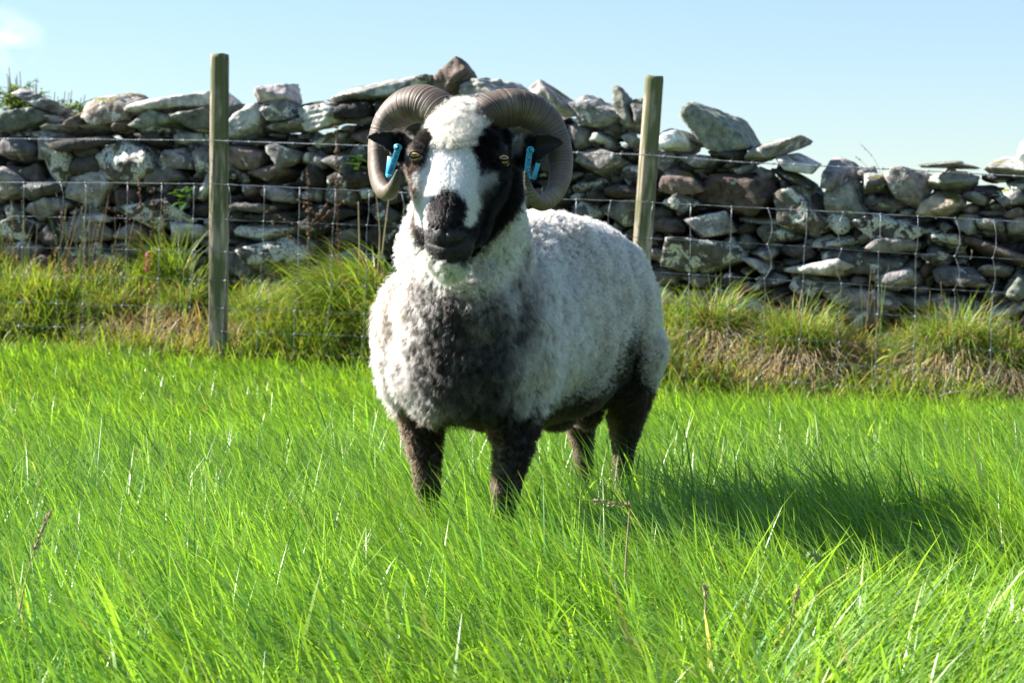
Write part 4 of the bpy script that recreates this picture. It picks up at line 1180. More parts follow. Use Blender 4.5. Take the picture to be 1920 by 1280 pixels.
HG = 1.3
def make_hair(name, mat, Pp, Nn, k, npts, length, direc, crad, conv, curl, curlf, r0, colr, colt, parent, frizz=0.15, gravity=0.0):
    """clumps at Pp: k strands each with npts points; all parameters are arrays over clumps or scalars"""
    n = len(Pp); m = n * k
    rep = lambda a: np.repeat(a, k, axis=0) if np.ndim(a) else a
    Pq = rep(Pp); Nq = rep(Nn); Dq = norm_rows(rep(direc))
    T1 = norm_rows(np.cross(Nq, np.array([0.31, 0.17, 0.93]))); T2 = np.cross(Nq, T1)
    rr = np.sqrt(RNG.random(m)) * rep(crad); aa = RNG.uniform(0, 2 * math.pi, m)
    off = T1 * (rr * np.cos(aa))[:, None] + T2 * (rr * np.sin(aa))[:, None]
    Lq = rep(length) * RNG.uniform(0.7, 1.12, m)
    Dq = norm_rows(Dq + RNG.normal(0, 1, (m, 3)) * (rep(frizz)[:, None] if np.ndim(frizz) else frizz))
    root = Pq + off - Nq * 0.0015
    C1 = norm_rows(np.cross(Dq, T1 + 0.01)); C2 = np.cross(Dq, C1)
    ph = rep(RNG.uniform(0, 2 * math.pi, n)) + RNG.normal(0, 0.5, m)
    X = np.zeros((m, npts, 3), np.float32); R = np.zeros((m, npts), np.float32); CL = np.zeros((m, npts, 4), np.float32); CL[..., 3] = 1
    cr, ct = rep(np.clip(colr, 0, 1) ** HG), rep(np.clip(colt, 0, 1) ** HG)
    jit = RNG.uniform(0.82, 1.16, (m, 1))
    cv = rep(conv)
    for j in range(npts):
        t = j / (npts - 1)
        d = norm_rows(Nq * (1 - t) * 0.6 + Dq * (0.4 + 0.6 * t)) if j else Dq
        p = root + Dq * (Lq * t)[:, None] + Nq * (Lq * 0.12 * math.sin(math.pi * t))[:, None] - off * (cv * t ** 1.2)[:, None] if np.ndim(cv) else root + Dq * (Lq * t)[:, None] + Nq * (Lq * 0.12 * math.sin(math.pi * t))[:, None] - off * cv * t ** 1.2
        am = rep(curl) * t
        a = ph + rep(curlf) * t
        p = p + C1 * (am * np.cos(a))[:, None] + C2 * (am * np.sin(a))[:, None]
        p[:, 2] -= rep(gravity) * t * t * 1.0
        X[:, j] = p
        R[:, j] = r0 * (1 - 0.75 * t ** 1.5)
        CL[:, j, :3] = (cr * (1 - t) + ct * t) * jit
    hc = bpy.data.hair_curves.new(name)
    hc.add_curves([npts] * m)
    hc.attributes['position'].data.foreach_set('vector', X.ravel())
    ra = hc.attributes.get('radius') or hc.attributes.new('radius', 'FLOAT', 'POINT')
    ra.data.foreach_set('value', R.ravel())
    ca = hc.attributes.new('Col', 'FLOAT_COLOR', 'POINT'); ca.data.foreach_set('color', CL.ravel())
    na = hc.attributes.new('snrm', 'FLOAT_VECTOR', 'CURVE'); na.data.foreach_set('vector', Nq.astype(np.float32).ravel())
    hc.materials.append(mat)
    o = bpy.data.objects.new(name, hc); COL.objects.link(o)
    adopt(o, parent)
    return o

HAIRK = 1.0
def build_hair():
    view = norm_rows(np.array([[0, 0.2, 0.62]]) - RV)
    facing = (RN * view).sum(1)
    vis = np.where(facing > -0.45, 1.0, 0.3)
    face, low, earm = MM['face'], MM['low'], MM['ear']
    fleece_w = (1 - face) * (1 - earm) * (1 - low * 0.999) * (1 - MM['bk'])
    # --- fleece
    Pp, Nn, _ = scatter(fleece_w * vis, int(58000 * HAIRK))
    C, M = coat(Pp, Nn, 7.0)
    chest = np.clip(M['near'] * sstep(4.36, 4.22, Pp[:, 1]) * sstep(-0.1, 0.5, -(Nn @ np.array([0.2, 0.95, 0]))), 0, 1)
    chest = np.maximum(chest, M['gb'] * M['near']) * (1 - M['collar'] * 0.6)
    n = len(Pp)
    flow = -FWD * 0.35 + V3(0, 0, -0.25)
    down = V3(-0.02, -0.12, -0.9)
    lock = fbm(Pp, 85, 61, 2); lock2 = fbm(Pp, 85, 67, 2)                   # neighbouring tufts lean together
    D = Nn * (1 - 0.30 * chest)[:, None] + flow * 0.5 * (1 - chest)[:, None] + down * (0.65 * chest)[:, None] + RNG.normal(0, 0.20, (n, 3))
    D = D + np.cross(Nn, flow) * (lock * 1.3)[:, None] + V3(0, 0, 1) * (lock2 * 0.75)[:, None]
    Ln = 0.0115 + 0.0125 * chest + 0.004 * (1 + chest) * fbm(Pp, 60, 3, 2) + 0.004 * chest * fbm(Pp, 25, 13, 2)
    Ln = Ln * RNG.uniform(0.65, 1.3, n)
    cj = RNG.uniform(0.78, 1.12, (n, 1)) * (1 + 0.16 * lock[:, None])
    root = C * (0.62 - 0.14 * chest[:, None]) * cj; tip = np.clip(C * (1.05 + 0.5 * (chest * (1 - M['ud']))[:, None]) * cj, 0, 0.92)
    dkm = np.clip(M['dk'] * M['near'], 0, 1)
    tip = tip * (1 - 0.35 * dkm * (RNG.random(n) < 0.75))[:, None]
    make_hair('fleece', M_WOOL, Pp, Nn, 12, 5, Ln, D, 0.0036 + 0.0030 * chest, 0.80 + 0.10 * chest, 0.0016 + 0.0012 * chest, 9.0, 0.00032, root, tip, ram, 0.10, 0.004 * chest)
    # --- woolly legs
    Pp, Nn, _ = scatter(low * vis * sstep(0.07, 0.14, RV[:, 2]), int(11000 * HAIRK))
    C, M = coat(Pp, Nn, 7.0); n = len(Pp)
    D = Nn + V3(0, 0, -0.5) + RNG.normal(0, 0.3, (n, 3))
    Ln = (0.0115 - 0.0075 * sstep(0.24, 0.15, Pp[:, 2])) * RNG.uniform(0.7, 1.3, n)
    make_hair('leg_wool', M_WOOL, Pp, Nn, 10, 5, Ln, D, 0.0036, 0.55, 0.0014, 8.0, 0.00028, C * 0.7, C * 1.3, ram, 0.2)
    # --- face fur
    sh = face * (1 - MM['top']) 
    Pp, Nn, _ = scatter(sh * np.where(facing > -0.2, 1, 0.3), int(40000 * HAIRK))
    C, M = coat(Pp, Nn, 7.0); n = len(Pp); s, l, f = M['hs'], M['hl'], M['hf']
    cheek = np.clip(sstep(0.050, 0.062, np.abs(l)) + sstep(-0.055, -0.075, f), 0, 1) * sstep(0.22, 0.17, s)
    brow = sstep(0.075, 0.045, s)
    muz = sstep(0.20, 0.235, s)
    fz = np.clip(cheek + brow, 0, 1)
    eye = np.zeros(n)
    for c, nn_, sg in EYES:
        q = Pp - c
        eye = np.maximum(eye, np.exp(-((q @ h_ / 0.0105) ** 2 + (q @ l_ / 0.0155) ** 2 + (q @ f_ / 0.018) ** 2)))
    away = sum(norm_rows(Pp - c) * np.exp(-((Pp - c) ** 2).sum(1) / 0.018 ** 2)[:, None] for c, _, _ in EYES)
    D = Nn * (0.38 + 0.75 * fz)[:, None] + h_ * (1 - 0.6 * fz)[:, None] + l_ * (np.sign(l) * 0.35 * (1 - fz))[:, None] + away * 0.9 + RNG.normal(0, 0.13, (n, 3)) * (1 + fz[:, None])
    Ln = (0.0075 + 0.0055 * fz) * (1 - 0.45 * sstep(0.185, 0.225, s)) * (1 - 0.42 * muz) * (1 - 0.9 * eye) * RNG.uniform(0.75, 1.25, n)
    nos = np.zeros(n)
    for c, r_ in [(c, r_ * 0.85) for c, r_ in NOST] + [(c, 0.0026) for c in MOUTH]: nos = np.maximum(nos, (np.linalg.norm(Pp - c, axis=1) < r_) * 1.0)
    keep = (eye < 0.42) & (nos < 0.35)
    Pp, Nn, C, D, Ln, fz = Pp[keep], Nn[keep], C[keep], D[keep], Ln[keep], fz[keep]
    make_hair('face_fur', M_FUR, Pp, Nn, 9, 4, Ln, D, 0.0022 + 0.001 * fz, 0.3 + 0.3 * fz, 0.0003 + 0.0008 * fz, 5.0, 0.00020, C * 0.95, np.clip(C * 1.1, 0, 0.92), ram, 0.10 + 0.1 * fz)
    # --- curly wool on the crown
    wt = np.maximum(MM['top'], 0) 
    Pp, Nn, _ = scatter(wt + 1e-9, int(1500 * HAIRK)); n = len(Pp)
    D = Nn * 0.8 + h_ * 0.25 + V3(0, -0.15, 0.3) + RNG.normal(0, 0.35, (n, 3))
    cl = np.tile(V3(0.86, 0.79, 0.66), (n, 1)) * RNG.uniform(0.85, 1.05, (n, 1))
    make_hair('crown_wool', M_WOOL, Pp, Nn, 26, 7, 0.021 * RNG.uniform(0.6, 1.2, n), D, 0.0042, 0.35, 0.0042, 11.0, 0.00026, cl * 0.85, np.clip(cl * 1.05, 0, .92), ram, 0.16)
    # dark wool behind the crown, round the horn roots
    Pp, Nn, _ = scatter((MM['bk'] > 0.3) * 1.0 + 1e-9, int(5000 * HAIRK)); n = len(Pp)
    C, M = coat(Pp, Nn, 7.0)
    make_hair('poll_wool', M_WOOL, Pp, Nn, 9, 4, 0.009 * RNG.uniform(0.7, 1.2, n), Nn + RNG.normal(0, 0.3, (n, 3)), 0.0035, 0.5, 0.001, 6, 0.00026, C * .7, C * 1.2, ram, 0.2)
    # --- ears
    Pp, Nn, _ = scatter((earm > 0.5) * 1.0, int(6000 * HAIRK)); n = len(Pp)
    out = np.where(Pp[:, :1] < O_[0], -l_, l_)
    rim = np.clip(np.abs(Nn[:, 2]) * 1.2 + 0.0, 0, 1) ** 3
    C = np.tile(BLACK * 1.0, (n, 1)); tipc = C * (1 - 0.55 * rim[:, None]) + V3(0.30, 0.29, 0.30) * (0.55 * rim[:, None])
    make_hair('ear_fur', M_FUR, Pp, Nn, 6, 4, (0.0022 + 0.0022 * rim) * RNG.uniform(0.7, 1.3, n), Nn * 0.35 + out * 0.9 + RNG.normal(0, 0.15, (n, 3)), 0.0022, 0.3, 0.0002, 4, 0.00016, C, tipc, ram, 0.12)
build_hair()

# ------------------------------------------------------------------ eyes
def eye_mat():
    m, t, out = newmat('amber_eye'); N = t.nodes; L = t.links
    a = N.new('ShaderNodeAttribute'); a.attribute_name = 'Col'
    p = N.new('ShaderNodeBsdfPrincipled'); p.inputs['Roughness'].default_value = 0.06; p.inputs['Coat Weight'].default_value = 1.0; p.inputs['Coat Roughness'].default_value = 0.03
    L.new(a.outputs['Color'], p.inputs['Base Color']); L.new(p.outputs[0], out.inputs['Surface']); return m
M_EYE = eye_mat()
for c, n, sg in EYES:
    V, F = ICO[5]
    r = 0.0140
    cen = c - n * 0.0070
    gaze = unit(n * 0.75 + V3(0, -1, 0.02) * 0.45)
    e1 = unit(np.cross(V3(0, 0, 1), gaze)); e2 = np.cross(gaze, e1)
    u = V @ e1; v = V @ e2; d = V @ gaze
    W = cen + V * r
    rad = np.hypot(u, v)
    col = np.tile(V3(0.045, 0.032, 0.028), (len(V), 1))
    ir = (rad < 0.72) & (d > 0)
    ang = np.arctan2(v, u)
    st_ = 0.85 + 0.3 * np.sin(ang * 23) * np.sin(ang * 7 + 1)
    amber = V3(0.62, 0.36, 0.075) * st_[:, None]
    col = np.where(ir[:, None], amber, col)
    col = np.where(((rad > 0.66) & (rad < 0.76) & (d > 0))[:, None], V3(0.05, 0.035, 0.02), col)
    pu = ((np.abs(u) / 0.36) ** 4 + (np.abs(v) / 0.12) ** 4 < 1) & (d > 0)
    col = np.where(pu[:, None], V3(0.004, 0.004, 0.005), col)
    o = mesh_np('eye', W, F, np.full(len(F), 3), M_EYE, col)
    adopt(o, ram)
    # eyelid rim: black moist skin round the opening
    mb = MB()
    for up in (1, -1):
        pts = []
        for t in np.linspace(-1, 1, 13):
            a_ = e1 * (t * 0.0122) + e2 * (up * (0.0068 if up > 0 else 0.0062) * (1 - t * t) + 0.0008)
            q = a_ / r
            dd = math.sqrt(max(0.05, 1.03 - q @ q))
            pts.append(cen + a_ + gaze * dd * r)
        mb.tube([tuple(p) for p in pts], [0.0012 + 0.0012 * math.sin(math.pi * k / 12) for k in range(13)], (0.012, 0.01, 0.01), 8)
    o = mb.build('eyelid', body.data.materials[0]); adopt(o, ram)

# ------------------------------------------------------------------ horns
def horn_mat():
    m, t, out = newmat('ridged_horn'); N = t.nodes; L = t.links
    a = N.new('ShaderNodeAttribute'); a.attribute_name = 'Col'
    g = N.new('ShaderNodeNewGeometry'); n = N.new('ShaderNodeTexNoise'); n.inputs['Scale'].default_value = 120; n.inputs['Detail'].default_value = 7
    L.new(g.outputs['Position'], n.inputs['Vector'])
    at = N.new('ShaderNodeAttribute'); at.attribute_name = 'ring'
    w1 = N.new('ShaderNodeTexNoise'); w1.noise_dimensions = '1D'; w1.inputs['Scale'].default_value = 420; w1.inputs['Detail'].default_value = 3
    L.new(at.outputs['Fac'], w1.inputs['W'])
    r = N.new('ShaderNodeMapRange'); r.inputs['From Min'].default_value = 0.3; r.inputs['From Max'].default_value = 0.7; r.inputs['To Min'].default_value = 0.42; r.inputs['To Max'].default_value = 1.45
    L.new(w1.outputs['Fac'], r.inputs['Value'])
    v = N.new('ShaderNodeVectorMath'); v.operation = 'SCALE'; L.new(a.outputs['Color'], v.inputs[0]); L.new(r.outputs[0], v.inputs['Scale'])
    p = N.new('ShaderNodeBsdfPrincipled'); p.inputs['Roughness'].default_value = 0.55; p.inputs['Specular IOR Level'].default_value = 0.35
    L.new(v.outputs[0], p.inputs['Base Color'])
    b = N.new('ShaderNodeBump'); b.inputs['Strength'].default_value = 0.55; b.inputs['Distance'].default_value = 0.0012; L.new(w1.outputs['Fac'], b.inputs['Height'])
    b2 = N.new('ShaderNodeBump'); b2.inputs['Strength'].default_value = 0.25; b2.inputs['Distance'].default_value = 0.001; L.new(n.outputs['Fac'], b2.inputs['Height']); L.new(b.outputs[0], b2.inputs['Normal'])
    L.new(b2.outputs[0], p.inputs['Normal']); L.new(p.outputs[0], out.inputs['Surface']); return m
M_HORN = horn_mat()
def catmull(K, n):
    K = np.array(K, float); K = np.vstack([2 * K[0] - K[1], K, 2 * K[-1] - K[-2]])
    out = []
    m = len(K) - 3
    for i in range(n):
        u = i / (n - 1) * m; k = min(int(u), m - 1); t = u - k
        p0, p1, p2, p3 = K[k:k + 4]
        out.append(0.5 * (2 * p1 + (p2 - p0) * t + (2 * p0 - 5 * p1 + 4 * p2 - p3) * t * t + (3 * p1 - p0 - 3 * p2 + p3) * t ** 3))
    return np.array(out)
def horn(keys, seed, inner):
    """keys: px, py, Y, radius px"""
    K = []
    for px, py, Y, r in keys:
        p = Pn(px, py, Y); K.append([*p, r * Y / FPX])
    n, m = 420, 48
    S = catmull(K, n)
    C = S[:, :3]; R = S[:, 3]
    T = np.gradient(C, axis=0); T /= np.linalg.norm(T, axis=1)[:, None]
    arc = np.r_[0, np.cumsum(np.linalg.norm(np.diff(C, axis=0), axis=1))]
    mid = C.mean(0)
    th = np.linspace(0, 2 * math.pi, m, endpoint=False)
    V = []; ring = []; col = []
    rngh = np.random.default_rng(seed)
    rp = np.cumsum(rngh.uniform(0.0025, 0.0115, 200)); ramp = rngh.uniform(0.3, 1.0, 200)
    for i in range(n):
        out_ = C[i] - mid; out_ -= T[i] * (out_ @ T[i]); out_ /= np.linalg.norm(out_)
        b = np.cross(T[i], out_)
        f = arc[i] / arc[-1]
        # ring ridges follow arcs slightly bowed round the horn
        s_ = arc[i] + 0.006 * np.cos(th) * (1 - f) + 0.0012 * np.sin(3 * th + seed)
        k = np.clip(np.searchsorted(rp, s_), 1, 199)
        ph = (s_ - rp[k - 1]) / (rp[k] - rp[k - 1])
        ridge = (np.abs(np.sin(math.pi * ph)) ** 0.7 - 0.6) * ramp[k] ** 2 * 0.0013 * (1 - 0.75 * sstep(0.12, 0.5, f)) * (1 - sstep(0.55, 0.85, f)) + 0.0011 * fbm(np.stack([np.cos(th), np.sin(th), s_ * 60], 1), 1.0, seed, 3)
        prof = 1 + 0.06 * np.cos(th) - 0.07 * np.cos(2 * th) + 0.055 * np.cos(3 * th + 0.5) * (1 - 0.6 * f)
        rr = R[i] * prof + ridge
        V.append(C[i] + np.outer(rr * np.cos(th) * 1.0, out_) + np.outer(rr * np.sin(th) * 0.92, b))
        ring.append(s_)
        base = lerp(V3(0.10, 0.074, 0.058), V3(0.165, 0.122, 0.092), f)
        cc = np.tile(base, (m, 1)) * (0.88 + 0.18 * np.clip(np.sin(math.pi * ph), 0, 1) ** 0.6)[:, None]
        mot = fbm(V[-1], 30, seed, 3)
        cc = cc * (1 + 0.30 * mot[:, None])
        cc = blend(cc, V3(0.30, 0.245, 0.19), (sstep(0.1, 0.6, mot) * 0.5))
        tipd = sstep(0.86, 0.97, f)
        cc = cc * (1 - tipd) + V3(0.05, 0.047, 0.04) * tipd
        based = 1 - sstep(0.0, 0.14, f)
        cc = cc * (1 - 0.35 * based)
        col.append(cc)
    V = np.concatenate(V); ring = np.concatenate(ring); col = np.concatenate(col)
    i = np.arange(n - 1)[:, None] * m; j = np.arange(m)[None]; j2 = (j + 1) % m
    Q = np.stack([i + j, i + j2, i + m + j2, i + m + j], -1).reshape(-1, 4)
    Lp = Q.ravel().tolist(); Sz = [4] * len(Q)
    for k0 in (0, (n - 1) * m):
        Lp += list(range(k0, k0 + m)); Sz.append(m)
    o = mesh_np('horn', V, Lp, Sz, M_HORN, col, True, None, {'ring': ring})
    adopt(o, ram); return o
horn([(848, 232, 4.03, 38), (818, 208, 4.045, 38.5), (788, 197, 4.06, 37.5), (757, 204, 4.075, 35), (733, 226, 4.085, 32), (719, 260, 4.085, 28.5), (713, 298, 4.07, 24.5), (714, 332, 4.045, 21.5), (720, 354, 4.01, 19), (731, 359, 3.98, 15.5), (741, 342, 3.955, 10), (746, 320, 3.935, 3.5)], 2, 1)
horn([(893, 228, 4.02, 38), (925, 210, 4.025, 39), (958, 203, 4.03, 38), (992, 209, 4.035, 36.5), (1022, 230, 4.035, 33), (1042, 264, 4.03, 28.5), (1051, 302, 4.015, 24.5), (1047, 342, 3.985, 21.5), (1032, 370, 3.955, 18.5), (1012, 379, 3.93, 16), (997, 366, 3.91, 11.5), (989, 345, 3.90, 7.5), (985, 322, 3.895, 3)], 5, 1)

# ------------------------------------------------------------------ ear tags
def simple_mat(name, col, rough=0.5, spec=0.5):
    m, t, out = newmat(name); N = t.nodes; L = t.links
    p = N.new('ShaderNodeBsdfPrincipled'); p.inputs['Roughness'].default_value = rough; p.inputs['Specular IOR Level'].default_value = spec
    g = N.new('ShaderNodeNewGeometry'); n = N.new('ShaderNodeTexNoise'); n.inputs['Scale'].default_value = 90; n.inputs['Detail'].default_value = 4
    L.new(g.outputs['Position'], n.inputs['Vector'])
    r = N.new('ShaderNodeValToRGB'); r.color_ramp.elements[0].position = 0.3; r.color_ramp.elements[1].position = 0.7
    r.color_ramp.elements[0].color = (*[c * 0.8 for c in col], 1); r.color_ramp.elements[1].color = (*[min(1, c * 1.12) for c in col], 1)
    L.new(n.outputs['Fac'], r.inputs[0]); L.new(r.outputs[0], p.inputs['Base Color']); L.new(p.outputs[0], out.inputs['Surface']); return m
M_TAG = simple_mat('blue_tag_plastic', (0.02, 0.33, 0.52), 0.35)
M_INK = simple_mat('tag_ink', (0.005, 0.05, 0.12), 0.6)

def ribbon_plate(pts, wid, thick, side):
    """thick strip following pts (3-D), its width along vector side"""
    pts = [np.asarray(p, float) for p in pts]; side = unit(side); n = len(pts)
    V = []
    for i, p in enumerate(pts):
        t = unit(pts[min(i + 1, n - 1)] - pts[max(i - 1, 0)]); b = unit(np.cross(t, side))
        for a, c in ((-1, -1), (1, -1), (1, 1), (-1, 1)): V.append(p + side * a * wid / 2 + b * c * thick / 2)
    F = []
    for i in range(n - 1):
        for k in range(4): F.append((i * 4 + k, i * 4 + (k + 1) % 4, (i + 1) * 4 + (k + 1) % 4, (i + 1) * 4 + k))
    F += [(3, 2, 1, 0), tuple((n - 1) * 4 + k for k in range(4))]
    return V, F
def ear_tag(pin, bot, bot2, top2, Y, text, flip, label):
    a = Pn(*pin, Y); b = Pn(*bot, Y - 0.004); c = Pn(*bot2, Y + 0.004); d = Pn(*top2, Y + 0.010)
    ax = unit(b - a)
    side = unit(np.cross(ax, V3(0.25 * flip, 1, 0.0)))
    side = side * (1 if side[0] > 0 else -1)
    t = ribbon_plate([a - ax * 0.002, a * .7 + b * .3, a * .4 + b * .6, b], 0.0108, 0.0015, side)
    mb = MB(); mb.add(*t)
    low = (b + c) / 2 + V3(0, 0, -0.0055)
    q = [b, b * .75 + low * .25 + V3(0, -0.0004, -.002), low, c * .75 + low * .25 + V3(0, 0, -.002), c]
    mb.add(*ribbon_plate(q, 0.0108, 0.0015, unit(side + V3(0, -0.55 * 1, 0) * flip)))
    mb.add(*ribbon_plate([c, c * .5 + d * .5, d], 0.0108, 0.0015, unit(side + V3(0, -0.55 * 1, 0) * flip)))
    root = mb.build('ear_tag', M_TAG, None, False)
    bv = root.modifiers.new('b', 'BEVEL'); bv.width = 0.0004; bv.segments = 2
    adopt(root, ram); root['label'] = label
    mb = MB()
    n = V3(0, -1, 0)
    fa = unit(V3(0.45 * -flip, -1, 0.1))
    mb.tube([tuple(a + V3(0, .006, 0)), tuple(a - V3(0, 0.0, 0) + fa * 0.0045)], 0.0066, (.5,) * 3, 20)
    o = mb.build('tag_pin', M_TAG, None, True); o.parent = root
    mb = MB()
    mb.tube([tuple(a + fa * 0.0042), tuple(a + fa * 0.0050)], 0.0042, (.5,) * 3, 16)
    o2 = mb.build('tag_hole', M_INK, None, True); o2.parent = root
    mb = MB(); mb.tube([tuple(a + fa * 0.0045), tuple(a + fa * 0.0058)], 0.0021, (.5,) * 3, 12)
    o3 = mb.build('tag_stud', M_TAG, None, True); o3.parent = root
    cu = bpy.data.curves.new('tag_number', 'FONT'); cu.body = text; cu.size = 0.0112; cu.extrude = 0.00015; cu.align_x = 'LEFT'; cu.align_y = 'CENTER'; cu.space_character = 0.92
    to = bpy.data.objects.new('tag_number', cu); COL.objects.link(to); cu.materials.append(M_INK)
    nrm = unit(np.cross(side, ax)); nrm = nrm if nrm[1] < 0 else -nrm
    zax = Vector(nrm); xax = Vector(ax); yax = zax.cross(xax)
    M = Matrix((xax, yax, zax)).transposed().to_4x4()
    M.translation = Vector(a + ax * 0.0085 + nrm * 0.0011)
    dg = bpy.context.evaluated_depsgraph_get()
    me = bpy.data.meshes.new_from_object(to.evaluated_get(dg)); me.transform(M); me.name = 'tag_number'
    bpy.data.objects.remove(to)
    tn = bpy.data.objects.new('tag_number', me); COL.objects.link(tn); tn.parent = root
ear_tag((747, 277), (731, 327), (727, 328), (731, 294), 3.972, 'UK0 58857', 1, 'blue folded tag in the ear at the left of the photo')
ear_tag((993, 282), (988, 324), (1001, 334), (1009, 306), 3.962, 'UK0 SA7', -1, 'blue folded tag in the ear at the right of the photo')

# hooves (hidden deep in the grass)
M_HOOF = simple_mat('dark_hoof', (0.05, 0.04, 0.035), 0.6)
for (x, y) in ((-0.026, 4.085), (-0.160, 4.22), (0.225, 4.68), (0.155, 4.78)):
    mb = MB()
    for sd in (-1, 1):
        V, F = ICO[3]
        W = V * np.array([0.012, 0.027, 0.020])
        W[:, 2] = np.maximum(W[:, 2], -0.014) * (1 - 0.35 * np.clip(W[:, 1] / 0.027, -1, 1))
        c = V3(x, y, 0.018) + LFT * sd * 0.0105
        mb.add(c + W @ np.array([LFT, FWD, UPV]), [tuple(f) for f in F], (.5,) * 3)
    o = mb.build('hoof', M_HOOF); adopt(o, ram)
# ------------------------------------------------------------------ plants on the bank and round the wall
RP = np.random.default_rng(99)
def bank_point(px, d):
    """ground point in frame column px, d metres behind the fence line"""
    k = (px - 960) / FPX
    y = (9.215 + d) / (1 + 0.349 * k)
    x = k * y
    return x, y, gz1(x, y)

def clump(name, px, d, n, L, rad, colb, colt, label, cat, group, wd=(0.003, 0.006), lean=(0.1, 0.7), bend=(0.4, 1.6), az0=None, azs=1.0, mat=None, dryf=0.0, seg=6):
    x0, y0, z0 = bank_point(px, d)
    a = RP.uniform(0, 2 * math.pi, n); r = np.sqrt(RP.random(n)) * rad
    x = x0 + r * np.cos(a); y = y0 + r * np.sin(a) * 0.7
    az = a + RP.normal(0, 0.5, n) if az0 is None else az0 + RP.normal(0, azs, n)
    ln = RP.uniform(lean[0], lean[1], n) * (0.4 + 0.8 * r / rad)
    c1 = np.asarray(colb) * RP.uniform(0.7, 1.3, (n, 1)); c2 = np.asarray(colt) * RP.uniform(0.7, 1.35, (n, 1))
    isd = RP.random((n, 1)) < dryf
    st = V3_(0.36, 0.26, 0.13) * RP.uniform(0.6, 1.3, (n, 1))
    c1 = np.where(isd, st * 0.7, c1); c2 = np.where(isd, st, c2)
    V, Q, C = blades(x, y, RP.uniform(L[0], L[1], n), RP.uniform(wd[0], wd[1], n), az, ln, RP.uniform(bend[0], bend[1], n), c1, c2, seg)
    root = empty(name, (x0, y0, z0))
    o = mesh_np('grass_tuft', V, Q, np.full(len(Q), 4), mat or M_ROUGH, C)
    adopt(o, root)
    tag(root, label, cat, group)
    return root
def V3_(*a): return np.array(a, float)
GR1, GR2 = V3_(0.12, 0.21, 0.035), V3_(0.25, 0.37, 0.055)
ST1, ST2 = V3_(0.26, 0.19, 0.11), V3_(0.50, 0.39, 0.24)

def tussock(px, d, s, label, dry=0.6):
    """dome of long grass: dry thatch hanging at the sides, green growth on top"""
    x0, y0, z0 = bank_point(px, d)
    root = empty('grass_tussock', (x0, y0, z0))
    n = int(2600 * s / 0.3)
    a = RP.uniform(0, 2 * math.pi, n); r = np.sqrt(RP.random(n)) * s * 0.62
    x = x0 + r * np.cos(a); y = y0 + r * np.sin(a) * 0.75
    zz = ground_z(x, y) + 0.34 * s * (1 - (r / (s * 0.66)) ** 2)
    az = a + RP.normal(0, 0.35, n)
    c1 = ST1 * RP.uniform(0.6, 1.3, (n, 1)); c2 = ST2 * RP.uniform(0.6, 1.3, (n, 1))
    V, Q, C = blades(x, y, RP.uniform(0.4, 1.0, n) * s * 0.9, RP.uniform(0.0022, 0.0045, n), az + RP.normal(0, 0.5, n), RP.uniform(0.5, 1.2, n), RP.uniform(1.2, 2.4, n), c1, c2, 6, z=zz - 0.05)
    o = mesh_np('dead_thatch', V, Q, np.full(len(Q), 4), M_DRY, C); adopt(o, root)
    n = int(n * (1.1 - dry))
    a = RP.uniform(0, 2 * math.pi, n); r = RP.random(n) ** 0.7 * s * 0.42
    x = x0 + r * np.cos(a); y = y0 + 0.05 + r * np.sin(a) * 0.6
    zz = ground_z(x, y) + 0.40 * s * (1 - (r / (s * 0.66)) ** 2)
    c1 = GR1 * RP.uniform(0.7, 1.3, (n, 1)); c2 = GR2 * RP.uniform(0.7, 1.3, (n, 1)); dd = RP.random((n, 1)) < 0.25
    c1 = np.where(dd, ST1, c1); c2 = np.where(dd, ST2 * RP.uniform(0.6, 1.2, (n, 1)), c2)
    V, Q, C = blades(x, y, RP.uniform(0.25, 1.0, n) ** 1.3 * s * 0.95, RP.uniform(0.0022, 0.005, n), a + RP.normal(0, 1.0, n), RP.uniform(0.05, 0.9, n), RP.uniform(0.6, 2.6, n), c1, c2, 6, z=zz - 0.03)
    o = mesh_np('green_blades', V, Q, np.full(len(Q), 4), M_ROUGH, C); adopt(o, root)
    tag(root, label, 'grass tussock', 'grass tussocks on the bank')

tussock(1335, 0.62, 0.34, 'big straw coloured grass tussock on the bank just right of the ram', 0.8)
tussock(1262, 0.45, 0.22, 'small straw tussock half behind the ram\'s rump', 0.7)
tussock(1500, 0.52, 0.34, 'brown skirted tussock with green top, left of the pale boulder in the bank', 0.5)
tussock(1425, 0.66, 0.25, 'green and brown tussock between the two biggest tussocks right of the ram', 0.6)
tussock(1800, 0.55, 0.34, 'grassy hummock with yellow green top on the right, under the long brown stone', 0.35)
tussock(1895, 0.50, 0.28, 'brown sided tussock at the right edge of the photo', 0.7)
tussock(1715, 0.62, 0.22, 'low green tussock right of the pale boulder in the bank', 0.2)
tussock(345, 0.55, 0.26, 'brown tussock just left of the left fence post, under the pink flowers', 0.6)
tussock(470, 0.50, 0.24, 'brownish tussock just right of the left fence post', 0.4)
tussock(40, 0.55, 0.26, 'green tussock at the left edge of the photo', 0.25)
tussock(205, 0.50, 0.22, 'green tussock under the tallest rush stems', 0.3)
tussock(590, 0.62, 0.24, 'grass tussock at the foot of the brown dock stems', 0.35)

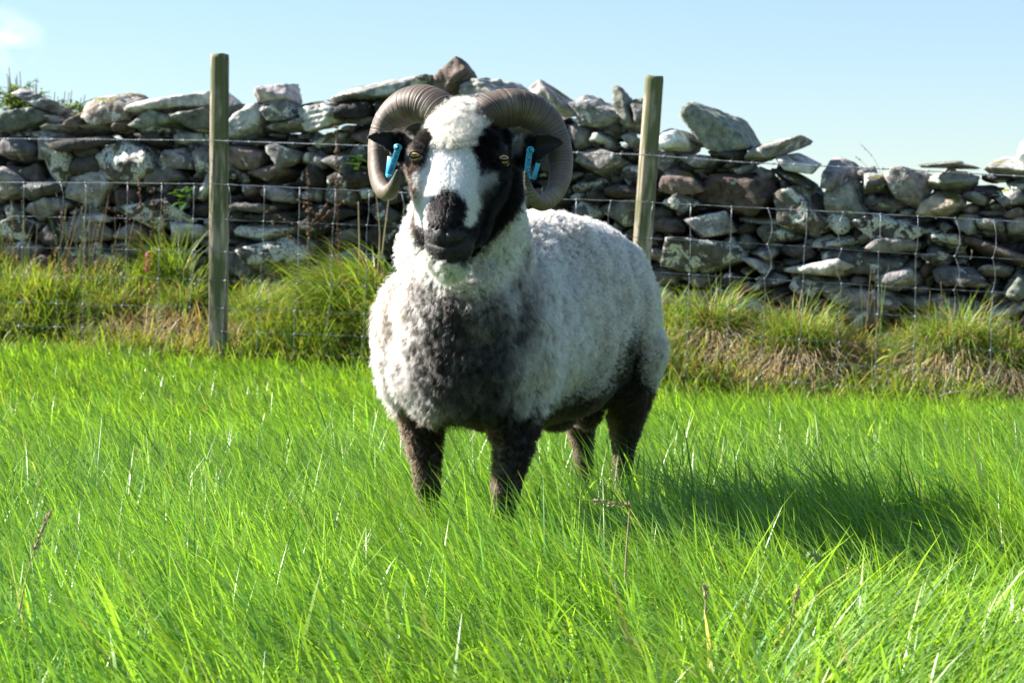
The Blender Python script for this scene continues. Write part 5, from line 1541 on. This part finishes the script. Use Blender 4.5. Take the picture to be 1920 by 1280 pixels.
# long arching grass left of the ram
clump('long_grass', 690, 0.55, 1300, (0.30, 0.58), 0.22, GR1 * 1.1, GR2 * 1.1, 'tall arching grass clump against the wall just left of the ram', 'grass clump', 'long grass by the wall', (0.004, 0.009), (0.1, 0.6), (0.9, 2.2), math.pi, 0.75, None, 0.25, 8)
clump('long_grass', 735, 0.42, 700, (0.25, 0.42), 0.16, GR1, GR2 * 1.2, 'shorter bright grass clump touching the ram\'s outline on the left', 'grass clump', 'long grass by the wall', (0.004, 0.008), (0.1, 0.5), (0.6, 2.0), math.pi, 0.9, None, 0.15, 7)
clump('long_grass', 560, 0.45, 500, (0.2, 0.34), 0.15, GR1, GR2, 'drooping grass clump between the left fence post and the tall arching grass', 'grass clump', 'long grass by the wall', (0.003, 0.007), (0.1, 0.7), (0.8, 2.2), None, 1, None, 0.3, 7)
clump('long_grass', 330, 0.80, 260, (0.30, 0.46), 0.07, GR1 * 0.8, GR2 * 0.9, 'dark green fountain of long grass against the wall left of the left fence post', 'grass clump', 'long grass by the wall', (0.003, 0.006), (0.15, 0.7), (0.5, 1.2), math.pi, 1.2, None, 0.1, 7)

def rushes(px, d, n, L, spread, label):
    x0, y0, z0 = bank_point(px, d)
    root = empty('rush_clump', (x0, y0, z0)); mb = MB()
    for i in range(n):
        x = x0 + RP.normal(0, spread); y = y0 + RP.normal(0, spread * 0.6); z = gz1(x, y)
        l = RP.uniform(*L); a = RP.uniform(0, 2 * math.pi); ln = RP.uniform(0.02, 0.28)
        pts = [(x + math.cos(a) * ln * l * t * (0.6 + 0.6 * t), y + math.sin(a) * ln * l * t, z - 0.02 + l * t) for t in np.linspace(0, 1, 6)]
        c = V3_(0.15, 0.22, 0.05) * RP.uniform(0.7, 1.3)
        if RP.random() < 0.3: c = V3_(0.30, 0.20, 0.08)
        mb.tube(pts, [0.0030, 0.0028, 0.0025, 0.002, 0.0014, 0.0005], c, 5)
        if RP.random() < 0.4:
            q = Vector(pts[4]); mb.tube([q, q + Vector((0.006, 0, 0.012)), q + Vector((0.004, 0, 0.02))], [0.002, 0.005, 0.001], (0.22, 0.10, 0.04), 5)
    o = mb.build('stems', M_LEAF); adopt(o, root)
    tag(root, label, 'rushes', 'rushes in front of the wall')
rushes(22, 0.72, 26, (0.25, 0.52), 0.035, 'thin rush stems standing against the wall at the left edge of the photo')
rushes(140, 0.72, 34, (0.28, 0.55), 0.07, 'tallest clump of upright green rush stems against the wall, left of the pink flowers')
rushes(205, 0.62, 12, (0.25, 0.48), 0.05, 'sparse rush stems between the tall rushes and the pink flowers')
rushes(1612, 0.75, 3, (0.30, 0.42), 0.015, 'two or three leaning green stems crossing the boulder right of the ram')
rushes(1648, 0.70, 4, (0.30, 0.46), 0.012, 'upright yellowish stems just right of the boulder stems')
rushes(1760, 0.72, 5, (0.24, 0.36), 0.06, 'few thin stems rising from the hummock on the right')

def dead_stem(px, d, top_py, label, branches=0, beads=26, lean=0.0):
    """dock or sorrel stalk with rusty seed clusters"""
    x0, y0, z0 = bank_point(px, d)
    zt = EYE - (top_py - HOR) * y0 / FPX
    h = zt - z0
    root = empty('dock_stem', (x0, y0, z0)); mb = MB(); sd = MB()
    def stalk(p, q, r):
        pts = [Vector(p).lerp(Vector(q), t) + Vector((math.sin(t * 5 + px) * 0.006, 0, 0)) for t in np.linspace(0, 1, 8)]
        mb.tube(pts, [r * (1 - 0.7 * t) for t in np.linspace(0, 1, 8)], (0.17, 0.08, 0.045), 6); return pts
    def seeds(pts, n, f0):
        for k in range(n):
            t = f0 + (1 - f0) * RP.random(); i = min(int(t * 7), 6); p = pts[i].lerp(pts[i + 1], t * 7 - i)
            rr = RP.uniform(0.004, 0.008)
            V, F = ICO[2]
            c = V3_(0.17, 0.105, 0.07) * RP.uniform(0.5, 1.5)
            W = V * np.array([rr, rr, rr * 0.9]) * (1 + 0.35 * vnoise(V, 3, k)[:, None]) + np.array(p) + RP.normal(0, 0.005, 3)
            mb.add(W, [tuple(f) for f in F], c)
    main = stalk((x0, y0, z0 - 0.03), (x0 + lean, y0, zt), 0.0042)
    seeds(main, beads, 0.35)
    for b in range(branches):
        t = RP.uniform(0.35, 0.7); i = int(t * 7); p = main[i]; s = -1 if b % 2 == 0 else 1
        q = p + Vector((s * RP.uniform(0.08, 0.20), RP.uniform(-.05, .03), RP.uniform(0.02, 0.16)))
        seeds(stalk(p, q, 0.0025), 12, 0.3)
    o = mb.build('seed_stem', M_DRY); adopt(o, root)
    tag(root, label, 'dock plant', 'dead dock stems by the wall')
dead_stem(636, 0.80, 235, 'tallest rusty dock stem, between the left fence post and the ram\'s horn', 1, 70, -0.01)
dead_stem(582, 0.78, 315, 'rusty dock stem with side branches left of the tallest dock stem', 4, 30, -0.02)
dead_stem(268, 0.82, 335, 'reddish seed stem above the pink flowers, the tallest of its three', 1, 34, -0.02)
dead_stem(286, 0.82, 350, 'reddish seed stem above the pink flowers, the middle of its three', 0, 26, 0.0)
dead_stem(304, 0.80, 368, 'reddish seed stem above the pink flowers, nearest the left fence post', 0, 20, 0.01)

def leaf(mb, p, dirn, L, W, col, droop=0.4):
    dirn = Vector(dirn).normalized(); side = dirn.cross(Vector((0, 0, 1)));
    if side.length < 1e-3: side = Vector((1, 0, 0))
    side.normalize(); V = []; F = []
    n = 6; p = Vector(p)
    for i in range(n + 1):
        t = i / n
        c = p + dirn * L * t - Vector((0, 0, 1)) * droop * L * t * t
        w_ = W * math.sin(math.pi * min(0.98, t * 0.92 + 0.06)) ** 0.8 * 0.5
        up = Vector((0, 0, w_ * 0.35))
        V += [tuple(c - side * w_ + up), tuple(c), tuple(c + side * w_ + up)]
    for i in range(n):
        a = 3 * i
        F += [(a, a + 1, a + 4, a + 3), (a + 1, a + 2, a + 5, a + 4)]
    mb.add(V, F, col)
def leafy(px, d, h, n, L, W, cols, label, cat='leafy weed', group='leafy weeds on the bank', flowers=None, name='leafy_weed', stems=3, zoff=0.0, spread=0.03):
    x0, y0, z0 = bank_point(px, d); z0 += zoff
    root = empty(name, (x0, y0, z0)); lf = MB()
    for k in range(stems):
        st = MB()
        bx, by = x0 + RP.normal(0, spread), y0 + RP.normal(0, spread * 0.7)
        tx = bx + RP.normal(0, spread)
        hh = h * RP.uniform(0.7, 1.0)
        pts = [Vector((bx + (tx - bx) * t, by, z0 - 0.02 + hh * t)) for t in np.linspace(0, 1, 7)]
        st.tube(pts, [0.003 * (1 - 0.6 * t) for t in np.linspace(0, 1, 7)], (0.13, 0.14, 0.05), 6)
        o = st.build('stem', M_LEAF); adopt(o, root)
        for j in range(n // stems):
            t = RP.uniform(0.08, 1.0); i = min(int(t * 6), 5); p = pts[i].lerp(pts[i + 1], t * 6 - i)
            a = RP.uniform(0, 2 * math.pi)
            c = V3_(*cols[RP.integers(len(cols))]) * RP.uniform(0.7, 1.3)
            leaf(lf, p, (math.cos(a), math.sin(a), RP.uniform(-0.1, 0.8)), L * RP.uniform(0.6, 1.15), W * RP.uniform(0.6, 1.15), c, RP.uniform(0.1, 0.7))
    o = lf.build('leaves', M_LEAF); adopt(o, root)
    if flowers:
        for (fx, fy) in flowers:
            q = P(fx, fy, y0 - 0.03)
            fb = MB()
            ax = Vector((RP.uniform(-.6, .2), -0.5, -0.7)).normalized()
            fb.tube([q, q + ax * 0.008, q + ax * 0.018, q + ax * 0.024], [0.003, 0.008, 0.0095, 0.012], (0.62, 0.12, 0.34), 9, cap=False)
            o = fb.build('flower', M_LEAF); adopt(o, root)
    tag(root, label, cat, group)
G_ = [(0.08, 0.16, 0.03), (0.14, 0.22, 0.04), (0.22, 0.24, 0.05)]
Y_ = [(0.35, 0.33, 0.05), (0.30, 0.36, 0.06), (0.30, 0.20, 0.08), (0.14, 0.22, 0.04)]
leafy(288, 0.70, 0.30, 34, 0.075, 0.026, G_ + Y_, 'leafy plant with small pink bell flowers left of the left fence post', 'flowering plant', None, [(276, 474), (280, 488), (277, 499), (268, 543)], 'foxglove', 4)
leafy(600, 0.66, 0.26, 26, 0.09, 0.03, Y_, 'yellowing leafy weed at the foot of the dock stems', stems=3)
leafy(632, 0.60, 0.22, 24, 0.085, 0.024, [(0.40, 0.34, 0.25), (0.30, 0.26, 0.18), (0.16, 0.22, 0.05)], 'withered pale leafy weed beside the tallest dock stem', stems=3)
leafy(95, 0.35, 0.10, 30, 0.05, 0.03, G_, 'low bluish broad leaved weed behind the fence at the left, under the rushes', stems=5, spread=0.05)
leafy(300, 0.22, 0.12, 30, 0.06, 0.024, G_, 'low green weed behind the lowest wires left of the left fence post', stems=5, spread=0.05)
leafy(378, 0.12, 0.12, 30, 0.05, 0.022, [(0.16, 0.28, 0.04), (0.12, 0.22, 0.04)], 'bright green weed at the foot of the left fence post', stems=5, spread=0.03)
leafy(520, 0.30, 0.12, 30, 0.055, 0.024, G_, 'low weed behind the fence between the left fence post and the ram', stems=5, spread=0.06)
leafy(690, 0.35, 0.26, 60, 0.085, 0.022, G_ + Y_, 'tangle of narrow leaved weeds just left of the ram\'s chest', stems=7, spread=0.09)
leafy(560, 0.55, 0.24, 48, 0.08, 0.026, G_ + Y_, 'tall leafy weeds under the side branches of the dock stem', stems=6, spread=0.08)
leafy(235, 0.45, 0.16, 44, 0.06, 0.02, G_, 'nettle like weeds below the pink flowers, left side', stems=6, spread=0.08)
leafy(30, 0.30, 0.16, 44, 0.06, 0.022, G_, 'dark green weeds behind the wires at the left edge', stems=6, spread=0.08)
leafy(1560, 0.40, 0.10, 18, 0.07, 0.03, G_, 'dark leafed weed left of the pale boulder in the bank', stems=3, spread=0.04)
leafy(1690, 0.50, 0.16, 26, 0.07, 0.034, Y_ + G_, 'weed with yellow leaves right of the pale boulder in the bank', stems=4, spread=0.05)
leafy(1770, 0.35, 0.10, 22, 0.09, 0.045, [(0.25, 0.38, 0.06), (0.18, 0.30, 0.06)], 'broad pale green leaves low on the right hand hummock', stems=3, spread=0.05)
leafy(1860, 0.60, 0.18, 22, 0.07, 0.03, G_, 'leafy weed near the right edge under the greenish stone', stems=3, spread=0.04)
leafy(1745, -0.05, 0.07, 34, 0.03, 0.022, [(0.20, 0.28, 0.10), (0.26, 0.34, 0.16)], 'patch of small pale leaves in the grass at the right, in front of the fence', stems=6, spread=0.06)
leafy(338, 0.92, 0.10, 12, 0.085, 0.035, [(0.05, 0.12, 0.025), (0.07, 0.15, 0.03)], 'small green fern like plant growing out of the wall left of the left fence post', 'wall plant', 'plants growing in the wall', None, 'wall_fern', 2, 0.42, 0.012)
leafy(672, 0.94, 0.08, 8, 0.07, 0.03, [(0.05, 0.13, 0.025)], 'small green leaf growing from the wall left of the ram\'s ear', 'wall plant', 'plants growing in the wall', None, 'wall_fern', 2, 0.62, 0.012)

def stalk(pts, r, label, seeds=0, col=(0.42, 0.34, 0.20), group='dry stalks in the grass'):
    mb = MB(); pts = [Vector(p) for p in pts]
    S = catmull_([list(p) for p in pts], 22)
    mb.tube([Vector(p) for p in S], [r * (1 - 0.6 * k / 21) for k in range(22)], col, 6)
    for k in range(seeds):
        t = RP.uniform(0.62, 1.0); i = int(t * 20); q = Vector(S[i])
        dn = (Vector(S[i + 1]) - q).normalized(); dn = (dn + Vector(RP.normal(0, 0.35, 3))).normalized()
        mb.tube([q, q + dn * 0.004, q + dn * 0.010], [0.0006, 0.0016, 0.0003], np.array(col) * RP.uniform(0.8, 1.3), 5)
    o = mb.build('dry_stalk', M_DRY)
    tag(o, label, 'grass stalk', group)
def catmull_(K, n):
    K = np.array(K, float); K = np.vstack([2 * K[0] - K[1], K, 2 * K[-1] - K[-2]]); out = []; m = len(K) - 3
    for i in range(n):
        u = i / (n - 1) * m; k = min(int(u), m - 1); t = u - k; p0, p1, p2, p3 = K[k:k + 4]
        out.append(0.5 * (2 * p1 + (p2 - p0) * t + (2 * p0 - 5 * p1 + 4 * p2 - p3) * t * t + (3 * p1 - p0 - 3 * p2 + p3) * t ** 3))
    return out
stalk([P(1172, 1100, 3.35), P(1174, 1040, 3.35), P(1179, 975, 3.34), P(1178, 948, 3.33), P(1150, 944, 3.30), P(1095, 936, 3.28)], 0.0015, 'dry stalk bent at a right angle in the grass before the ram\'s legs', 34)
stalk([P(30, 1180, 3.0), P(48, 1090, 3.0), P(72, 1010, 3.0), P(98, 950, 3.0)], 0.0013, 'slanting dry seed stalk in the grass at the far left', 40)
stalk([P(1322, 1160, 3.0), P(1323, 1130, 3.0), P(1322, 1100, 3.0)], 0.0018, 'short pale upright stalk in the lit grass under the ram\'s shadow', 20)
stalk([P(1480, 1180, 3.0), P(1488, 1140, 3.0), P(1497, 1100, 3.0)], 0.0014, 'short pale leaning stalk at the lower edge of the ram\'s shadow', 16)
stalk([P(1565, 1105, 3.2), P(1552, 1075, 3.2), P(1535, 1045, 3.2), P(1520, 1040, 3.2)], 0.0012, 'green flowering grass head in the ram\'s shadow', 60, (0.22, 0.30, 0.12))
stalk([P(1512, 790, 7.3), P(1513, 752, 7.3), P(1500, 722, 7.3)], 0.0025, 'two toned dry stem in the grass before the fence, right of the ram', 0)
stalk([P(1795, 790, 7.4), P(1772, 740, 7.4), P(1775, 706, 7.4)], 0.002, 'thin dry stem in the grass before the fence on the far right', 10)
stalk([P(1762, 742, 8.0), P(1800, 733, 8.0), P(1836, 735, 8.0), P(1850, 742, 8.0)], 0.0025, 'arched pale straw lying in the grass near the right edge', 0)
stalk([P(673, 560, 10.0), P(674, 470, 10.0), P(672, 378, 10.0)], 0.006, 'thick straw stem standing left of the ram\'s chest', 0, group='straw stems in the long grass')
stalk([P(712, 520, 10.0), P(722, 430, 10.0), P(730, 366, 10.0)], 0.004, 'straw stem nearest the ram\'s horn tip', 0, group='straw stems in the long grass')
stalk([P(708, 520, 10.0), P(712, 440, 10.0), P(706, 368, 10.0)], 0.0035, 'straw stem leaning left behind the curl of the horn', 0, group='straw stems in the long grass')
stalk([P(1652, 330, 10.3), P(1640, 300, 10.3), P(1612, 268, 10.3)], 0.0012, 'wispy grass stem on top of the wall right of the pointing slab', 14, (0.35, 0.36, 0.28), 'wispy stems on the wall top')
stalk([P(1640, 330, 10.3), P(1618, 305, 10.3), P(1602, 292, 10.3)], 0.0012, 'shorter wispy grass stem on the wall top, left of its twin', 12, (0.35, 0.36, 0.28), 'wispy stems on the wall top')
stalk([P(768, 420, 3.93), P(756, 405, 3.92), P(760, 388, 3.92), P(775, 392, 3.93)], 0.0004, 'thin curled green straw caught in the wool at the ram\'s cheek', 0, (0.35, 0.42, 0.12), 'straw in the wool')

# ------------------------------------------------------------------ bush behind the wall at the far left
def bush():
    bx, by = -2.75, 12.9
    root = empty('leafy_bush', (bx, by, 0.3))
    tr = MB(); V = []; Q = []; C = []; n = 0
    lf = MB()
    tips = []
    for k in range(30):
        a = RP.uniform(0, 2 * math.pi); ex = bx + 0.05 + RP.normal(0, 0.26); ey = by + RP.normal(0, 0.25)
        # crown: highest at the left, falling to the right
        top = 1.57 - 0.32 * max(0, ex - bx + 0.15) + RP.uniform(-0.06, 0.03)
        pts = [Vector((bx + (ex - bx) * t ** 0.8, by + (ey - by) * t, 0.2 + (top - 0.2) * t)) for t in np.linspace(0, 1, 9)]
        tr.tube(pts, [0.014 * (1 - 0.85 * t) for t in np.linspace(0, 1, 9)], (0.12, 0.09, 0.06), 6)
        for j in range(12):
            i = RP.integers(4, 8); p = pts[i]
            q = p + Vector((RP.normal(0, 0.10), RP.normal(0, 0.08), RP.uniform(0.02, 0.12)))
            tr.tube([p, (p + q) / 2 + Vector((0, 0, 0.01)), q], [0.004, 0.003, 0.001], (0.12, 0.09, 0.06), 5)
            for m in range(26):
                t = RP.random(); c = p.lerp(q, t)
                dv = (RP.normal(), RP.normal(), RP.uniform(-.3, .8))
                leaf(lf, c, dv, RP.uniform(0.026, 0.048), RP.uniform(0.013, 0.022), V3_(*[(0.14, 0.22, 0.07), (0.22, 0.30, 0.09), (0.13, 0.20, 0.10)][RP.integers(3)]) * RP.uniform(0.7, 1.3), 0.3)
    o = tr.build('branches', M_DRY); adopt(o, root); o = lf.build('foliage', M_LEAF); adopt(o, root)
    tag(root, 'small leaved green bush showing above the wall at the far left', 'bush')
bush()
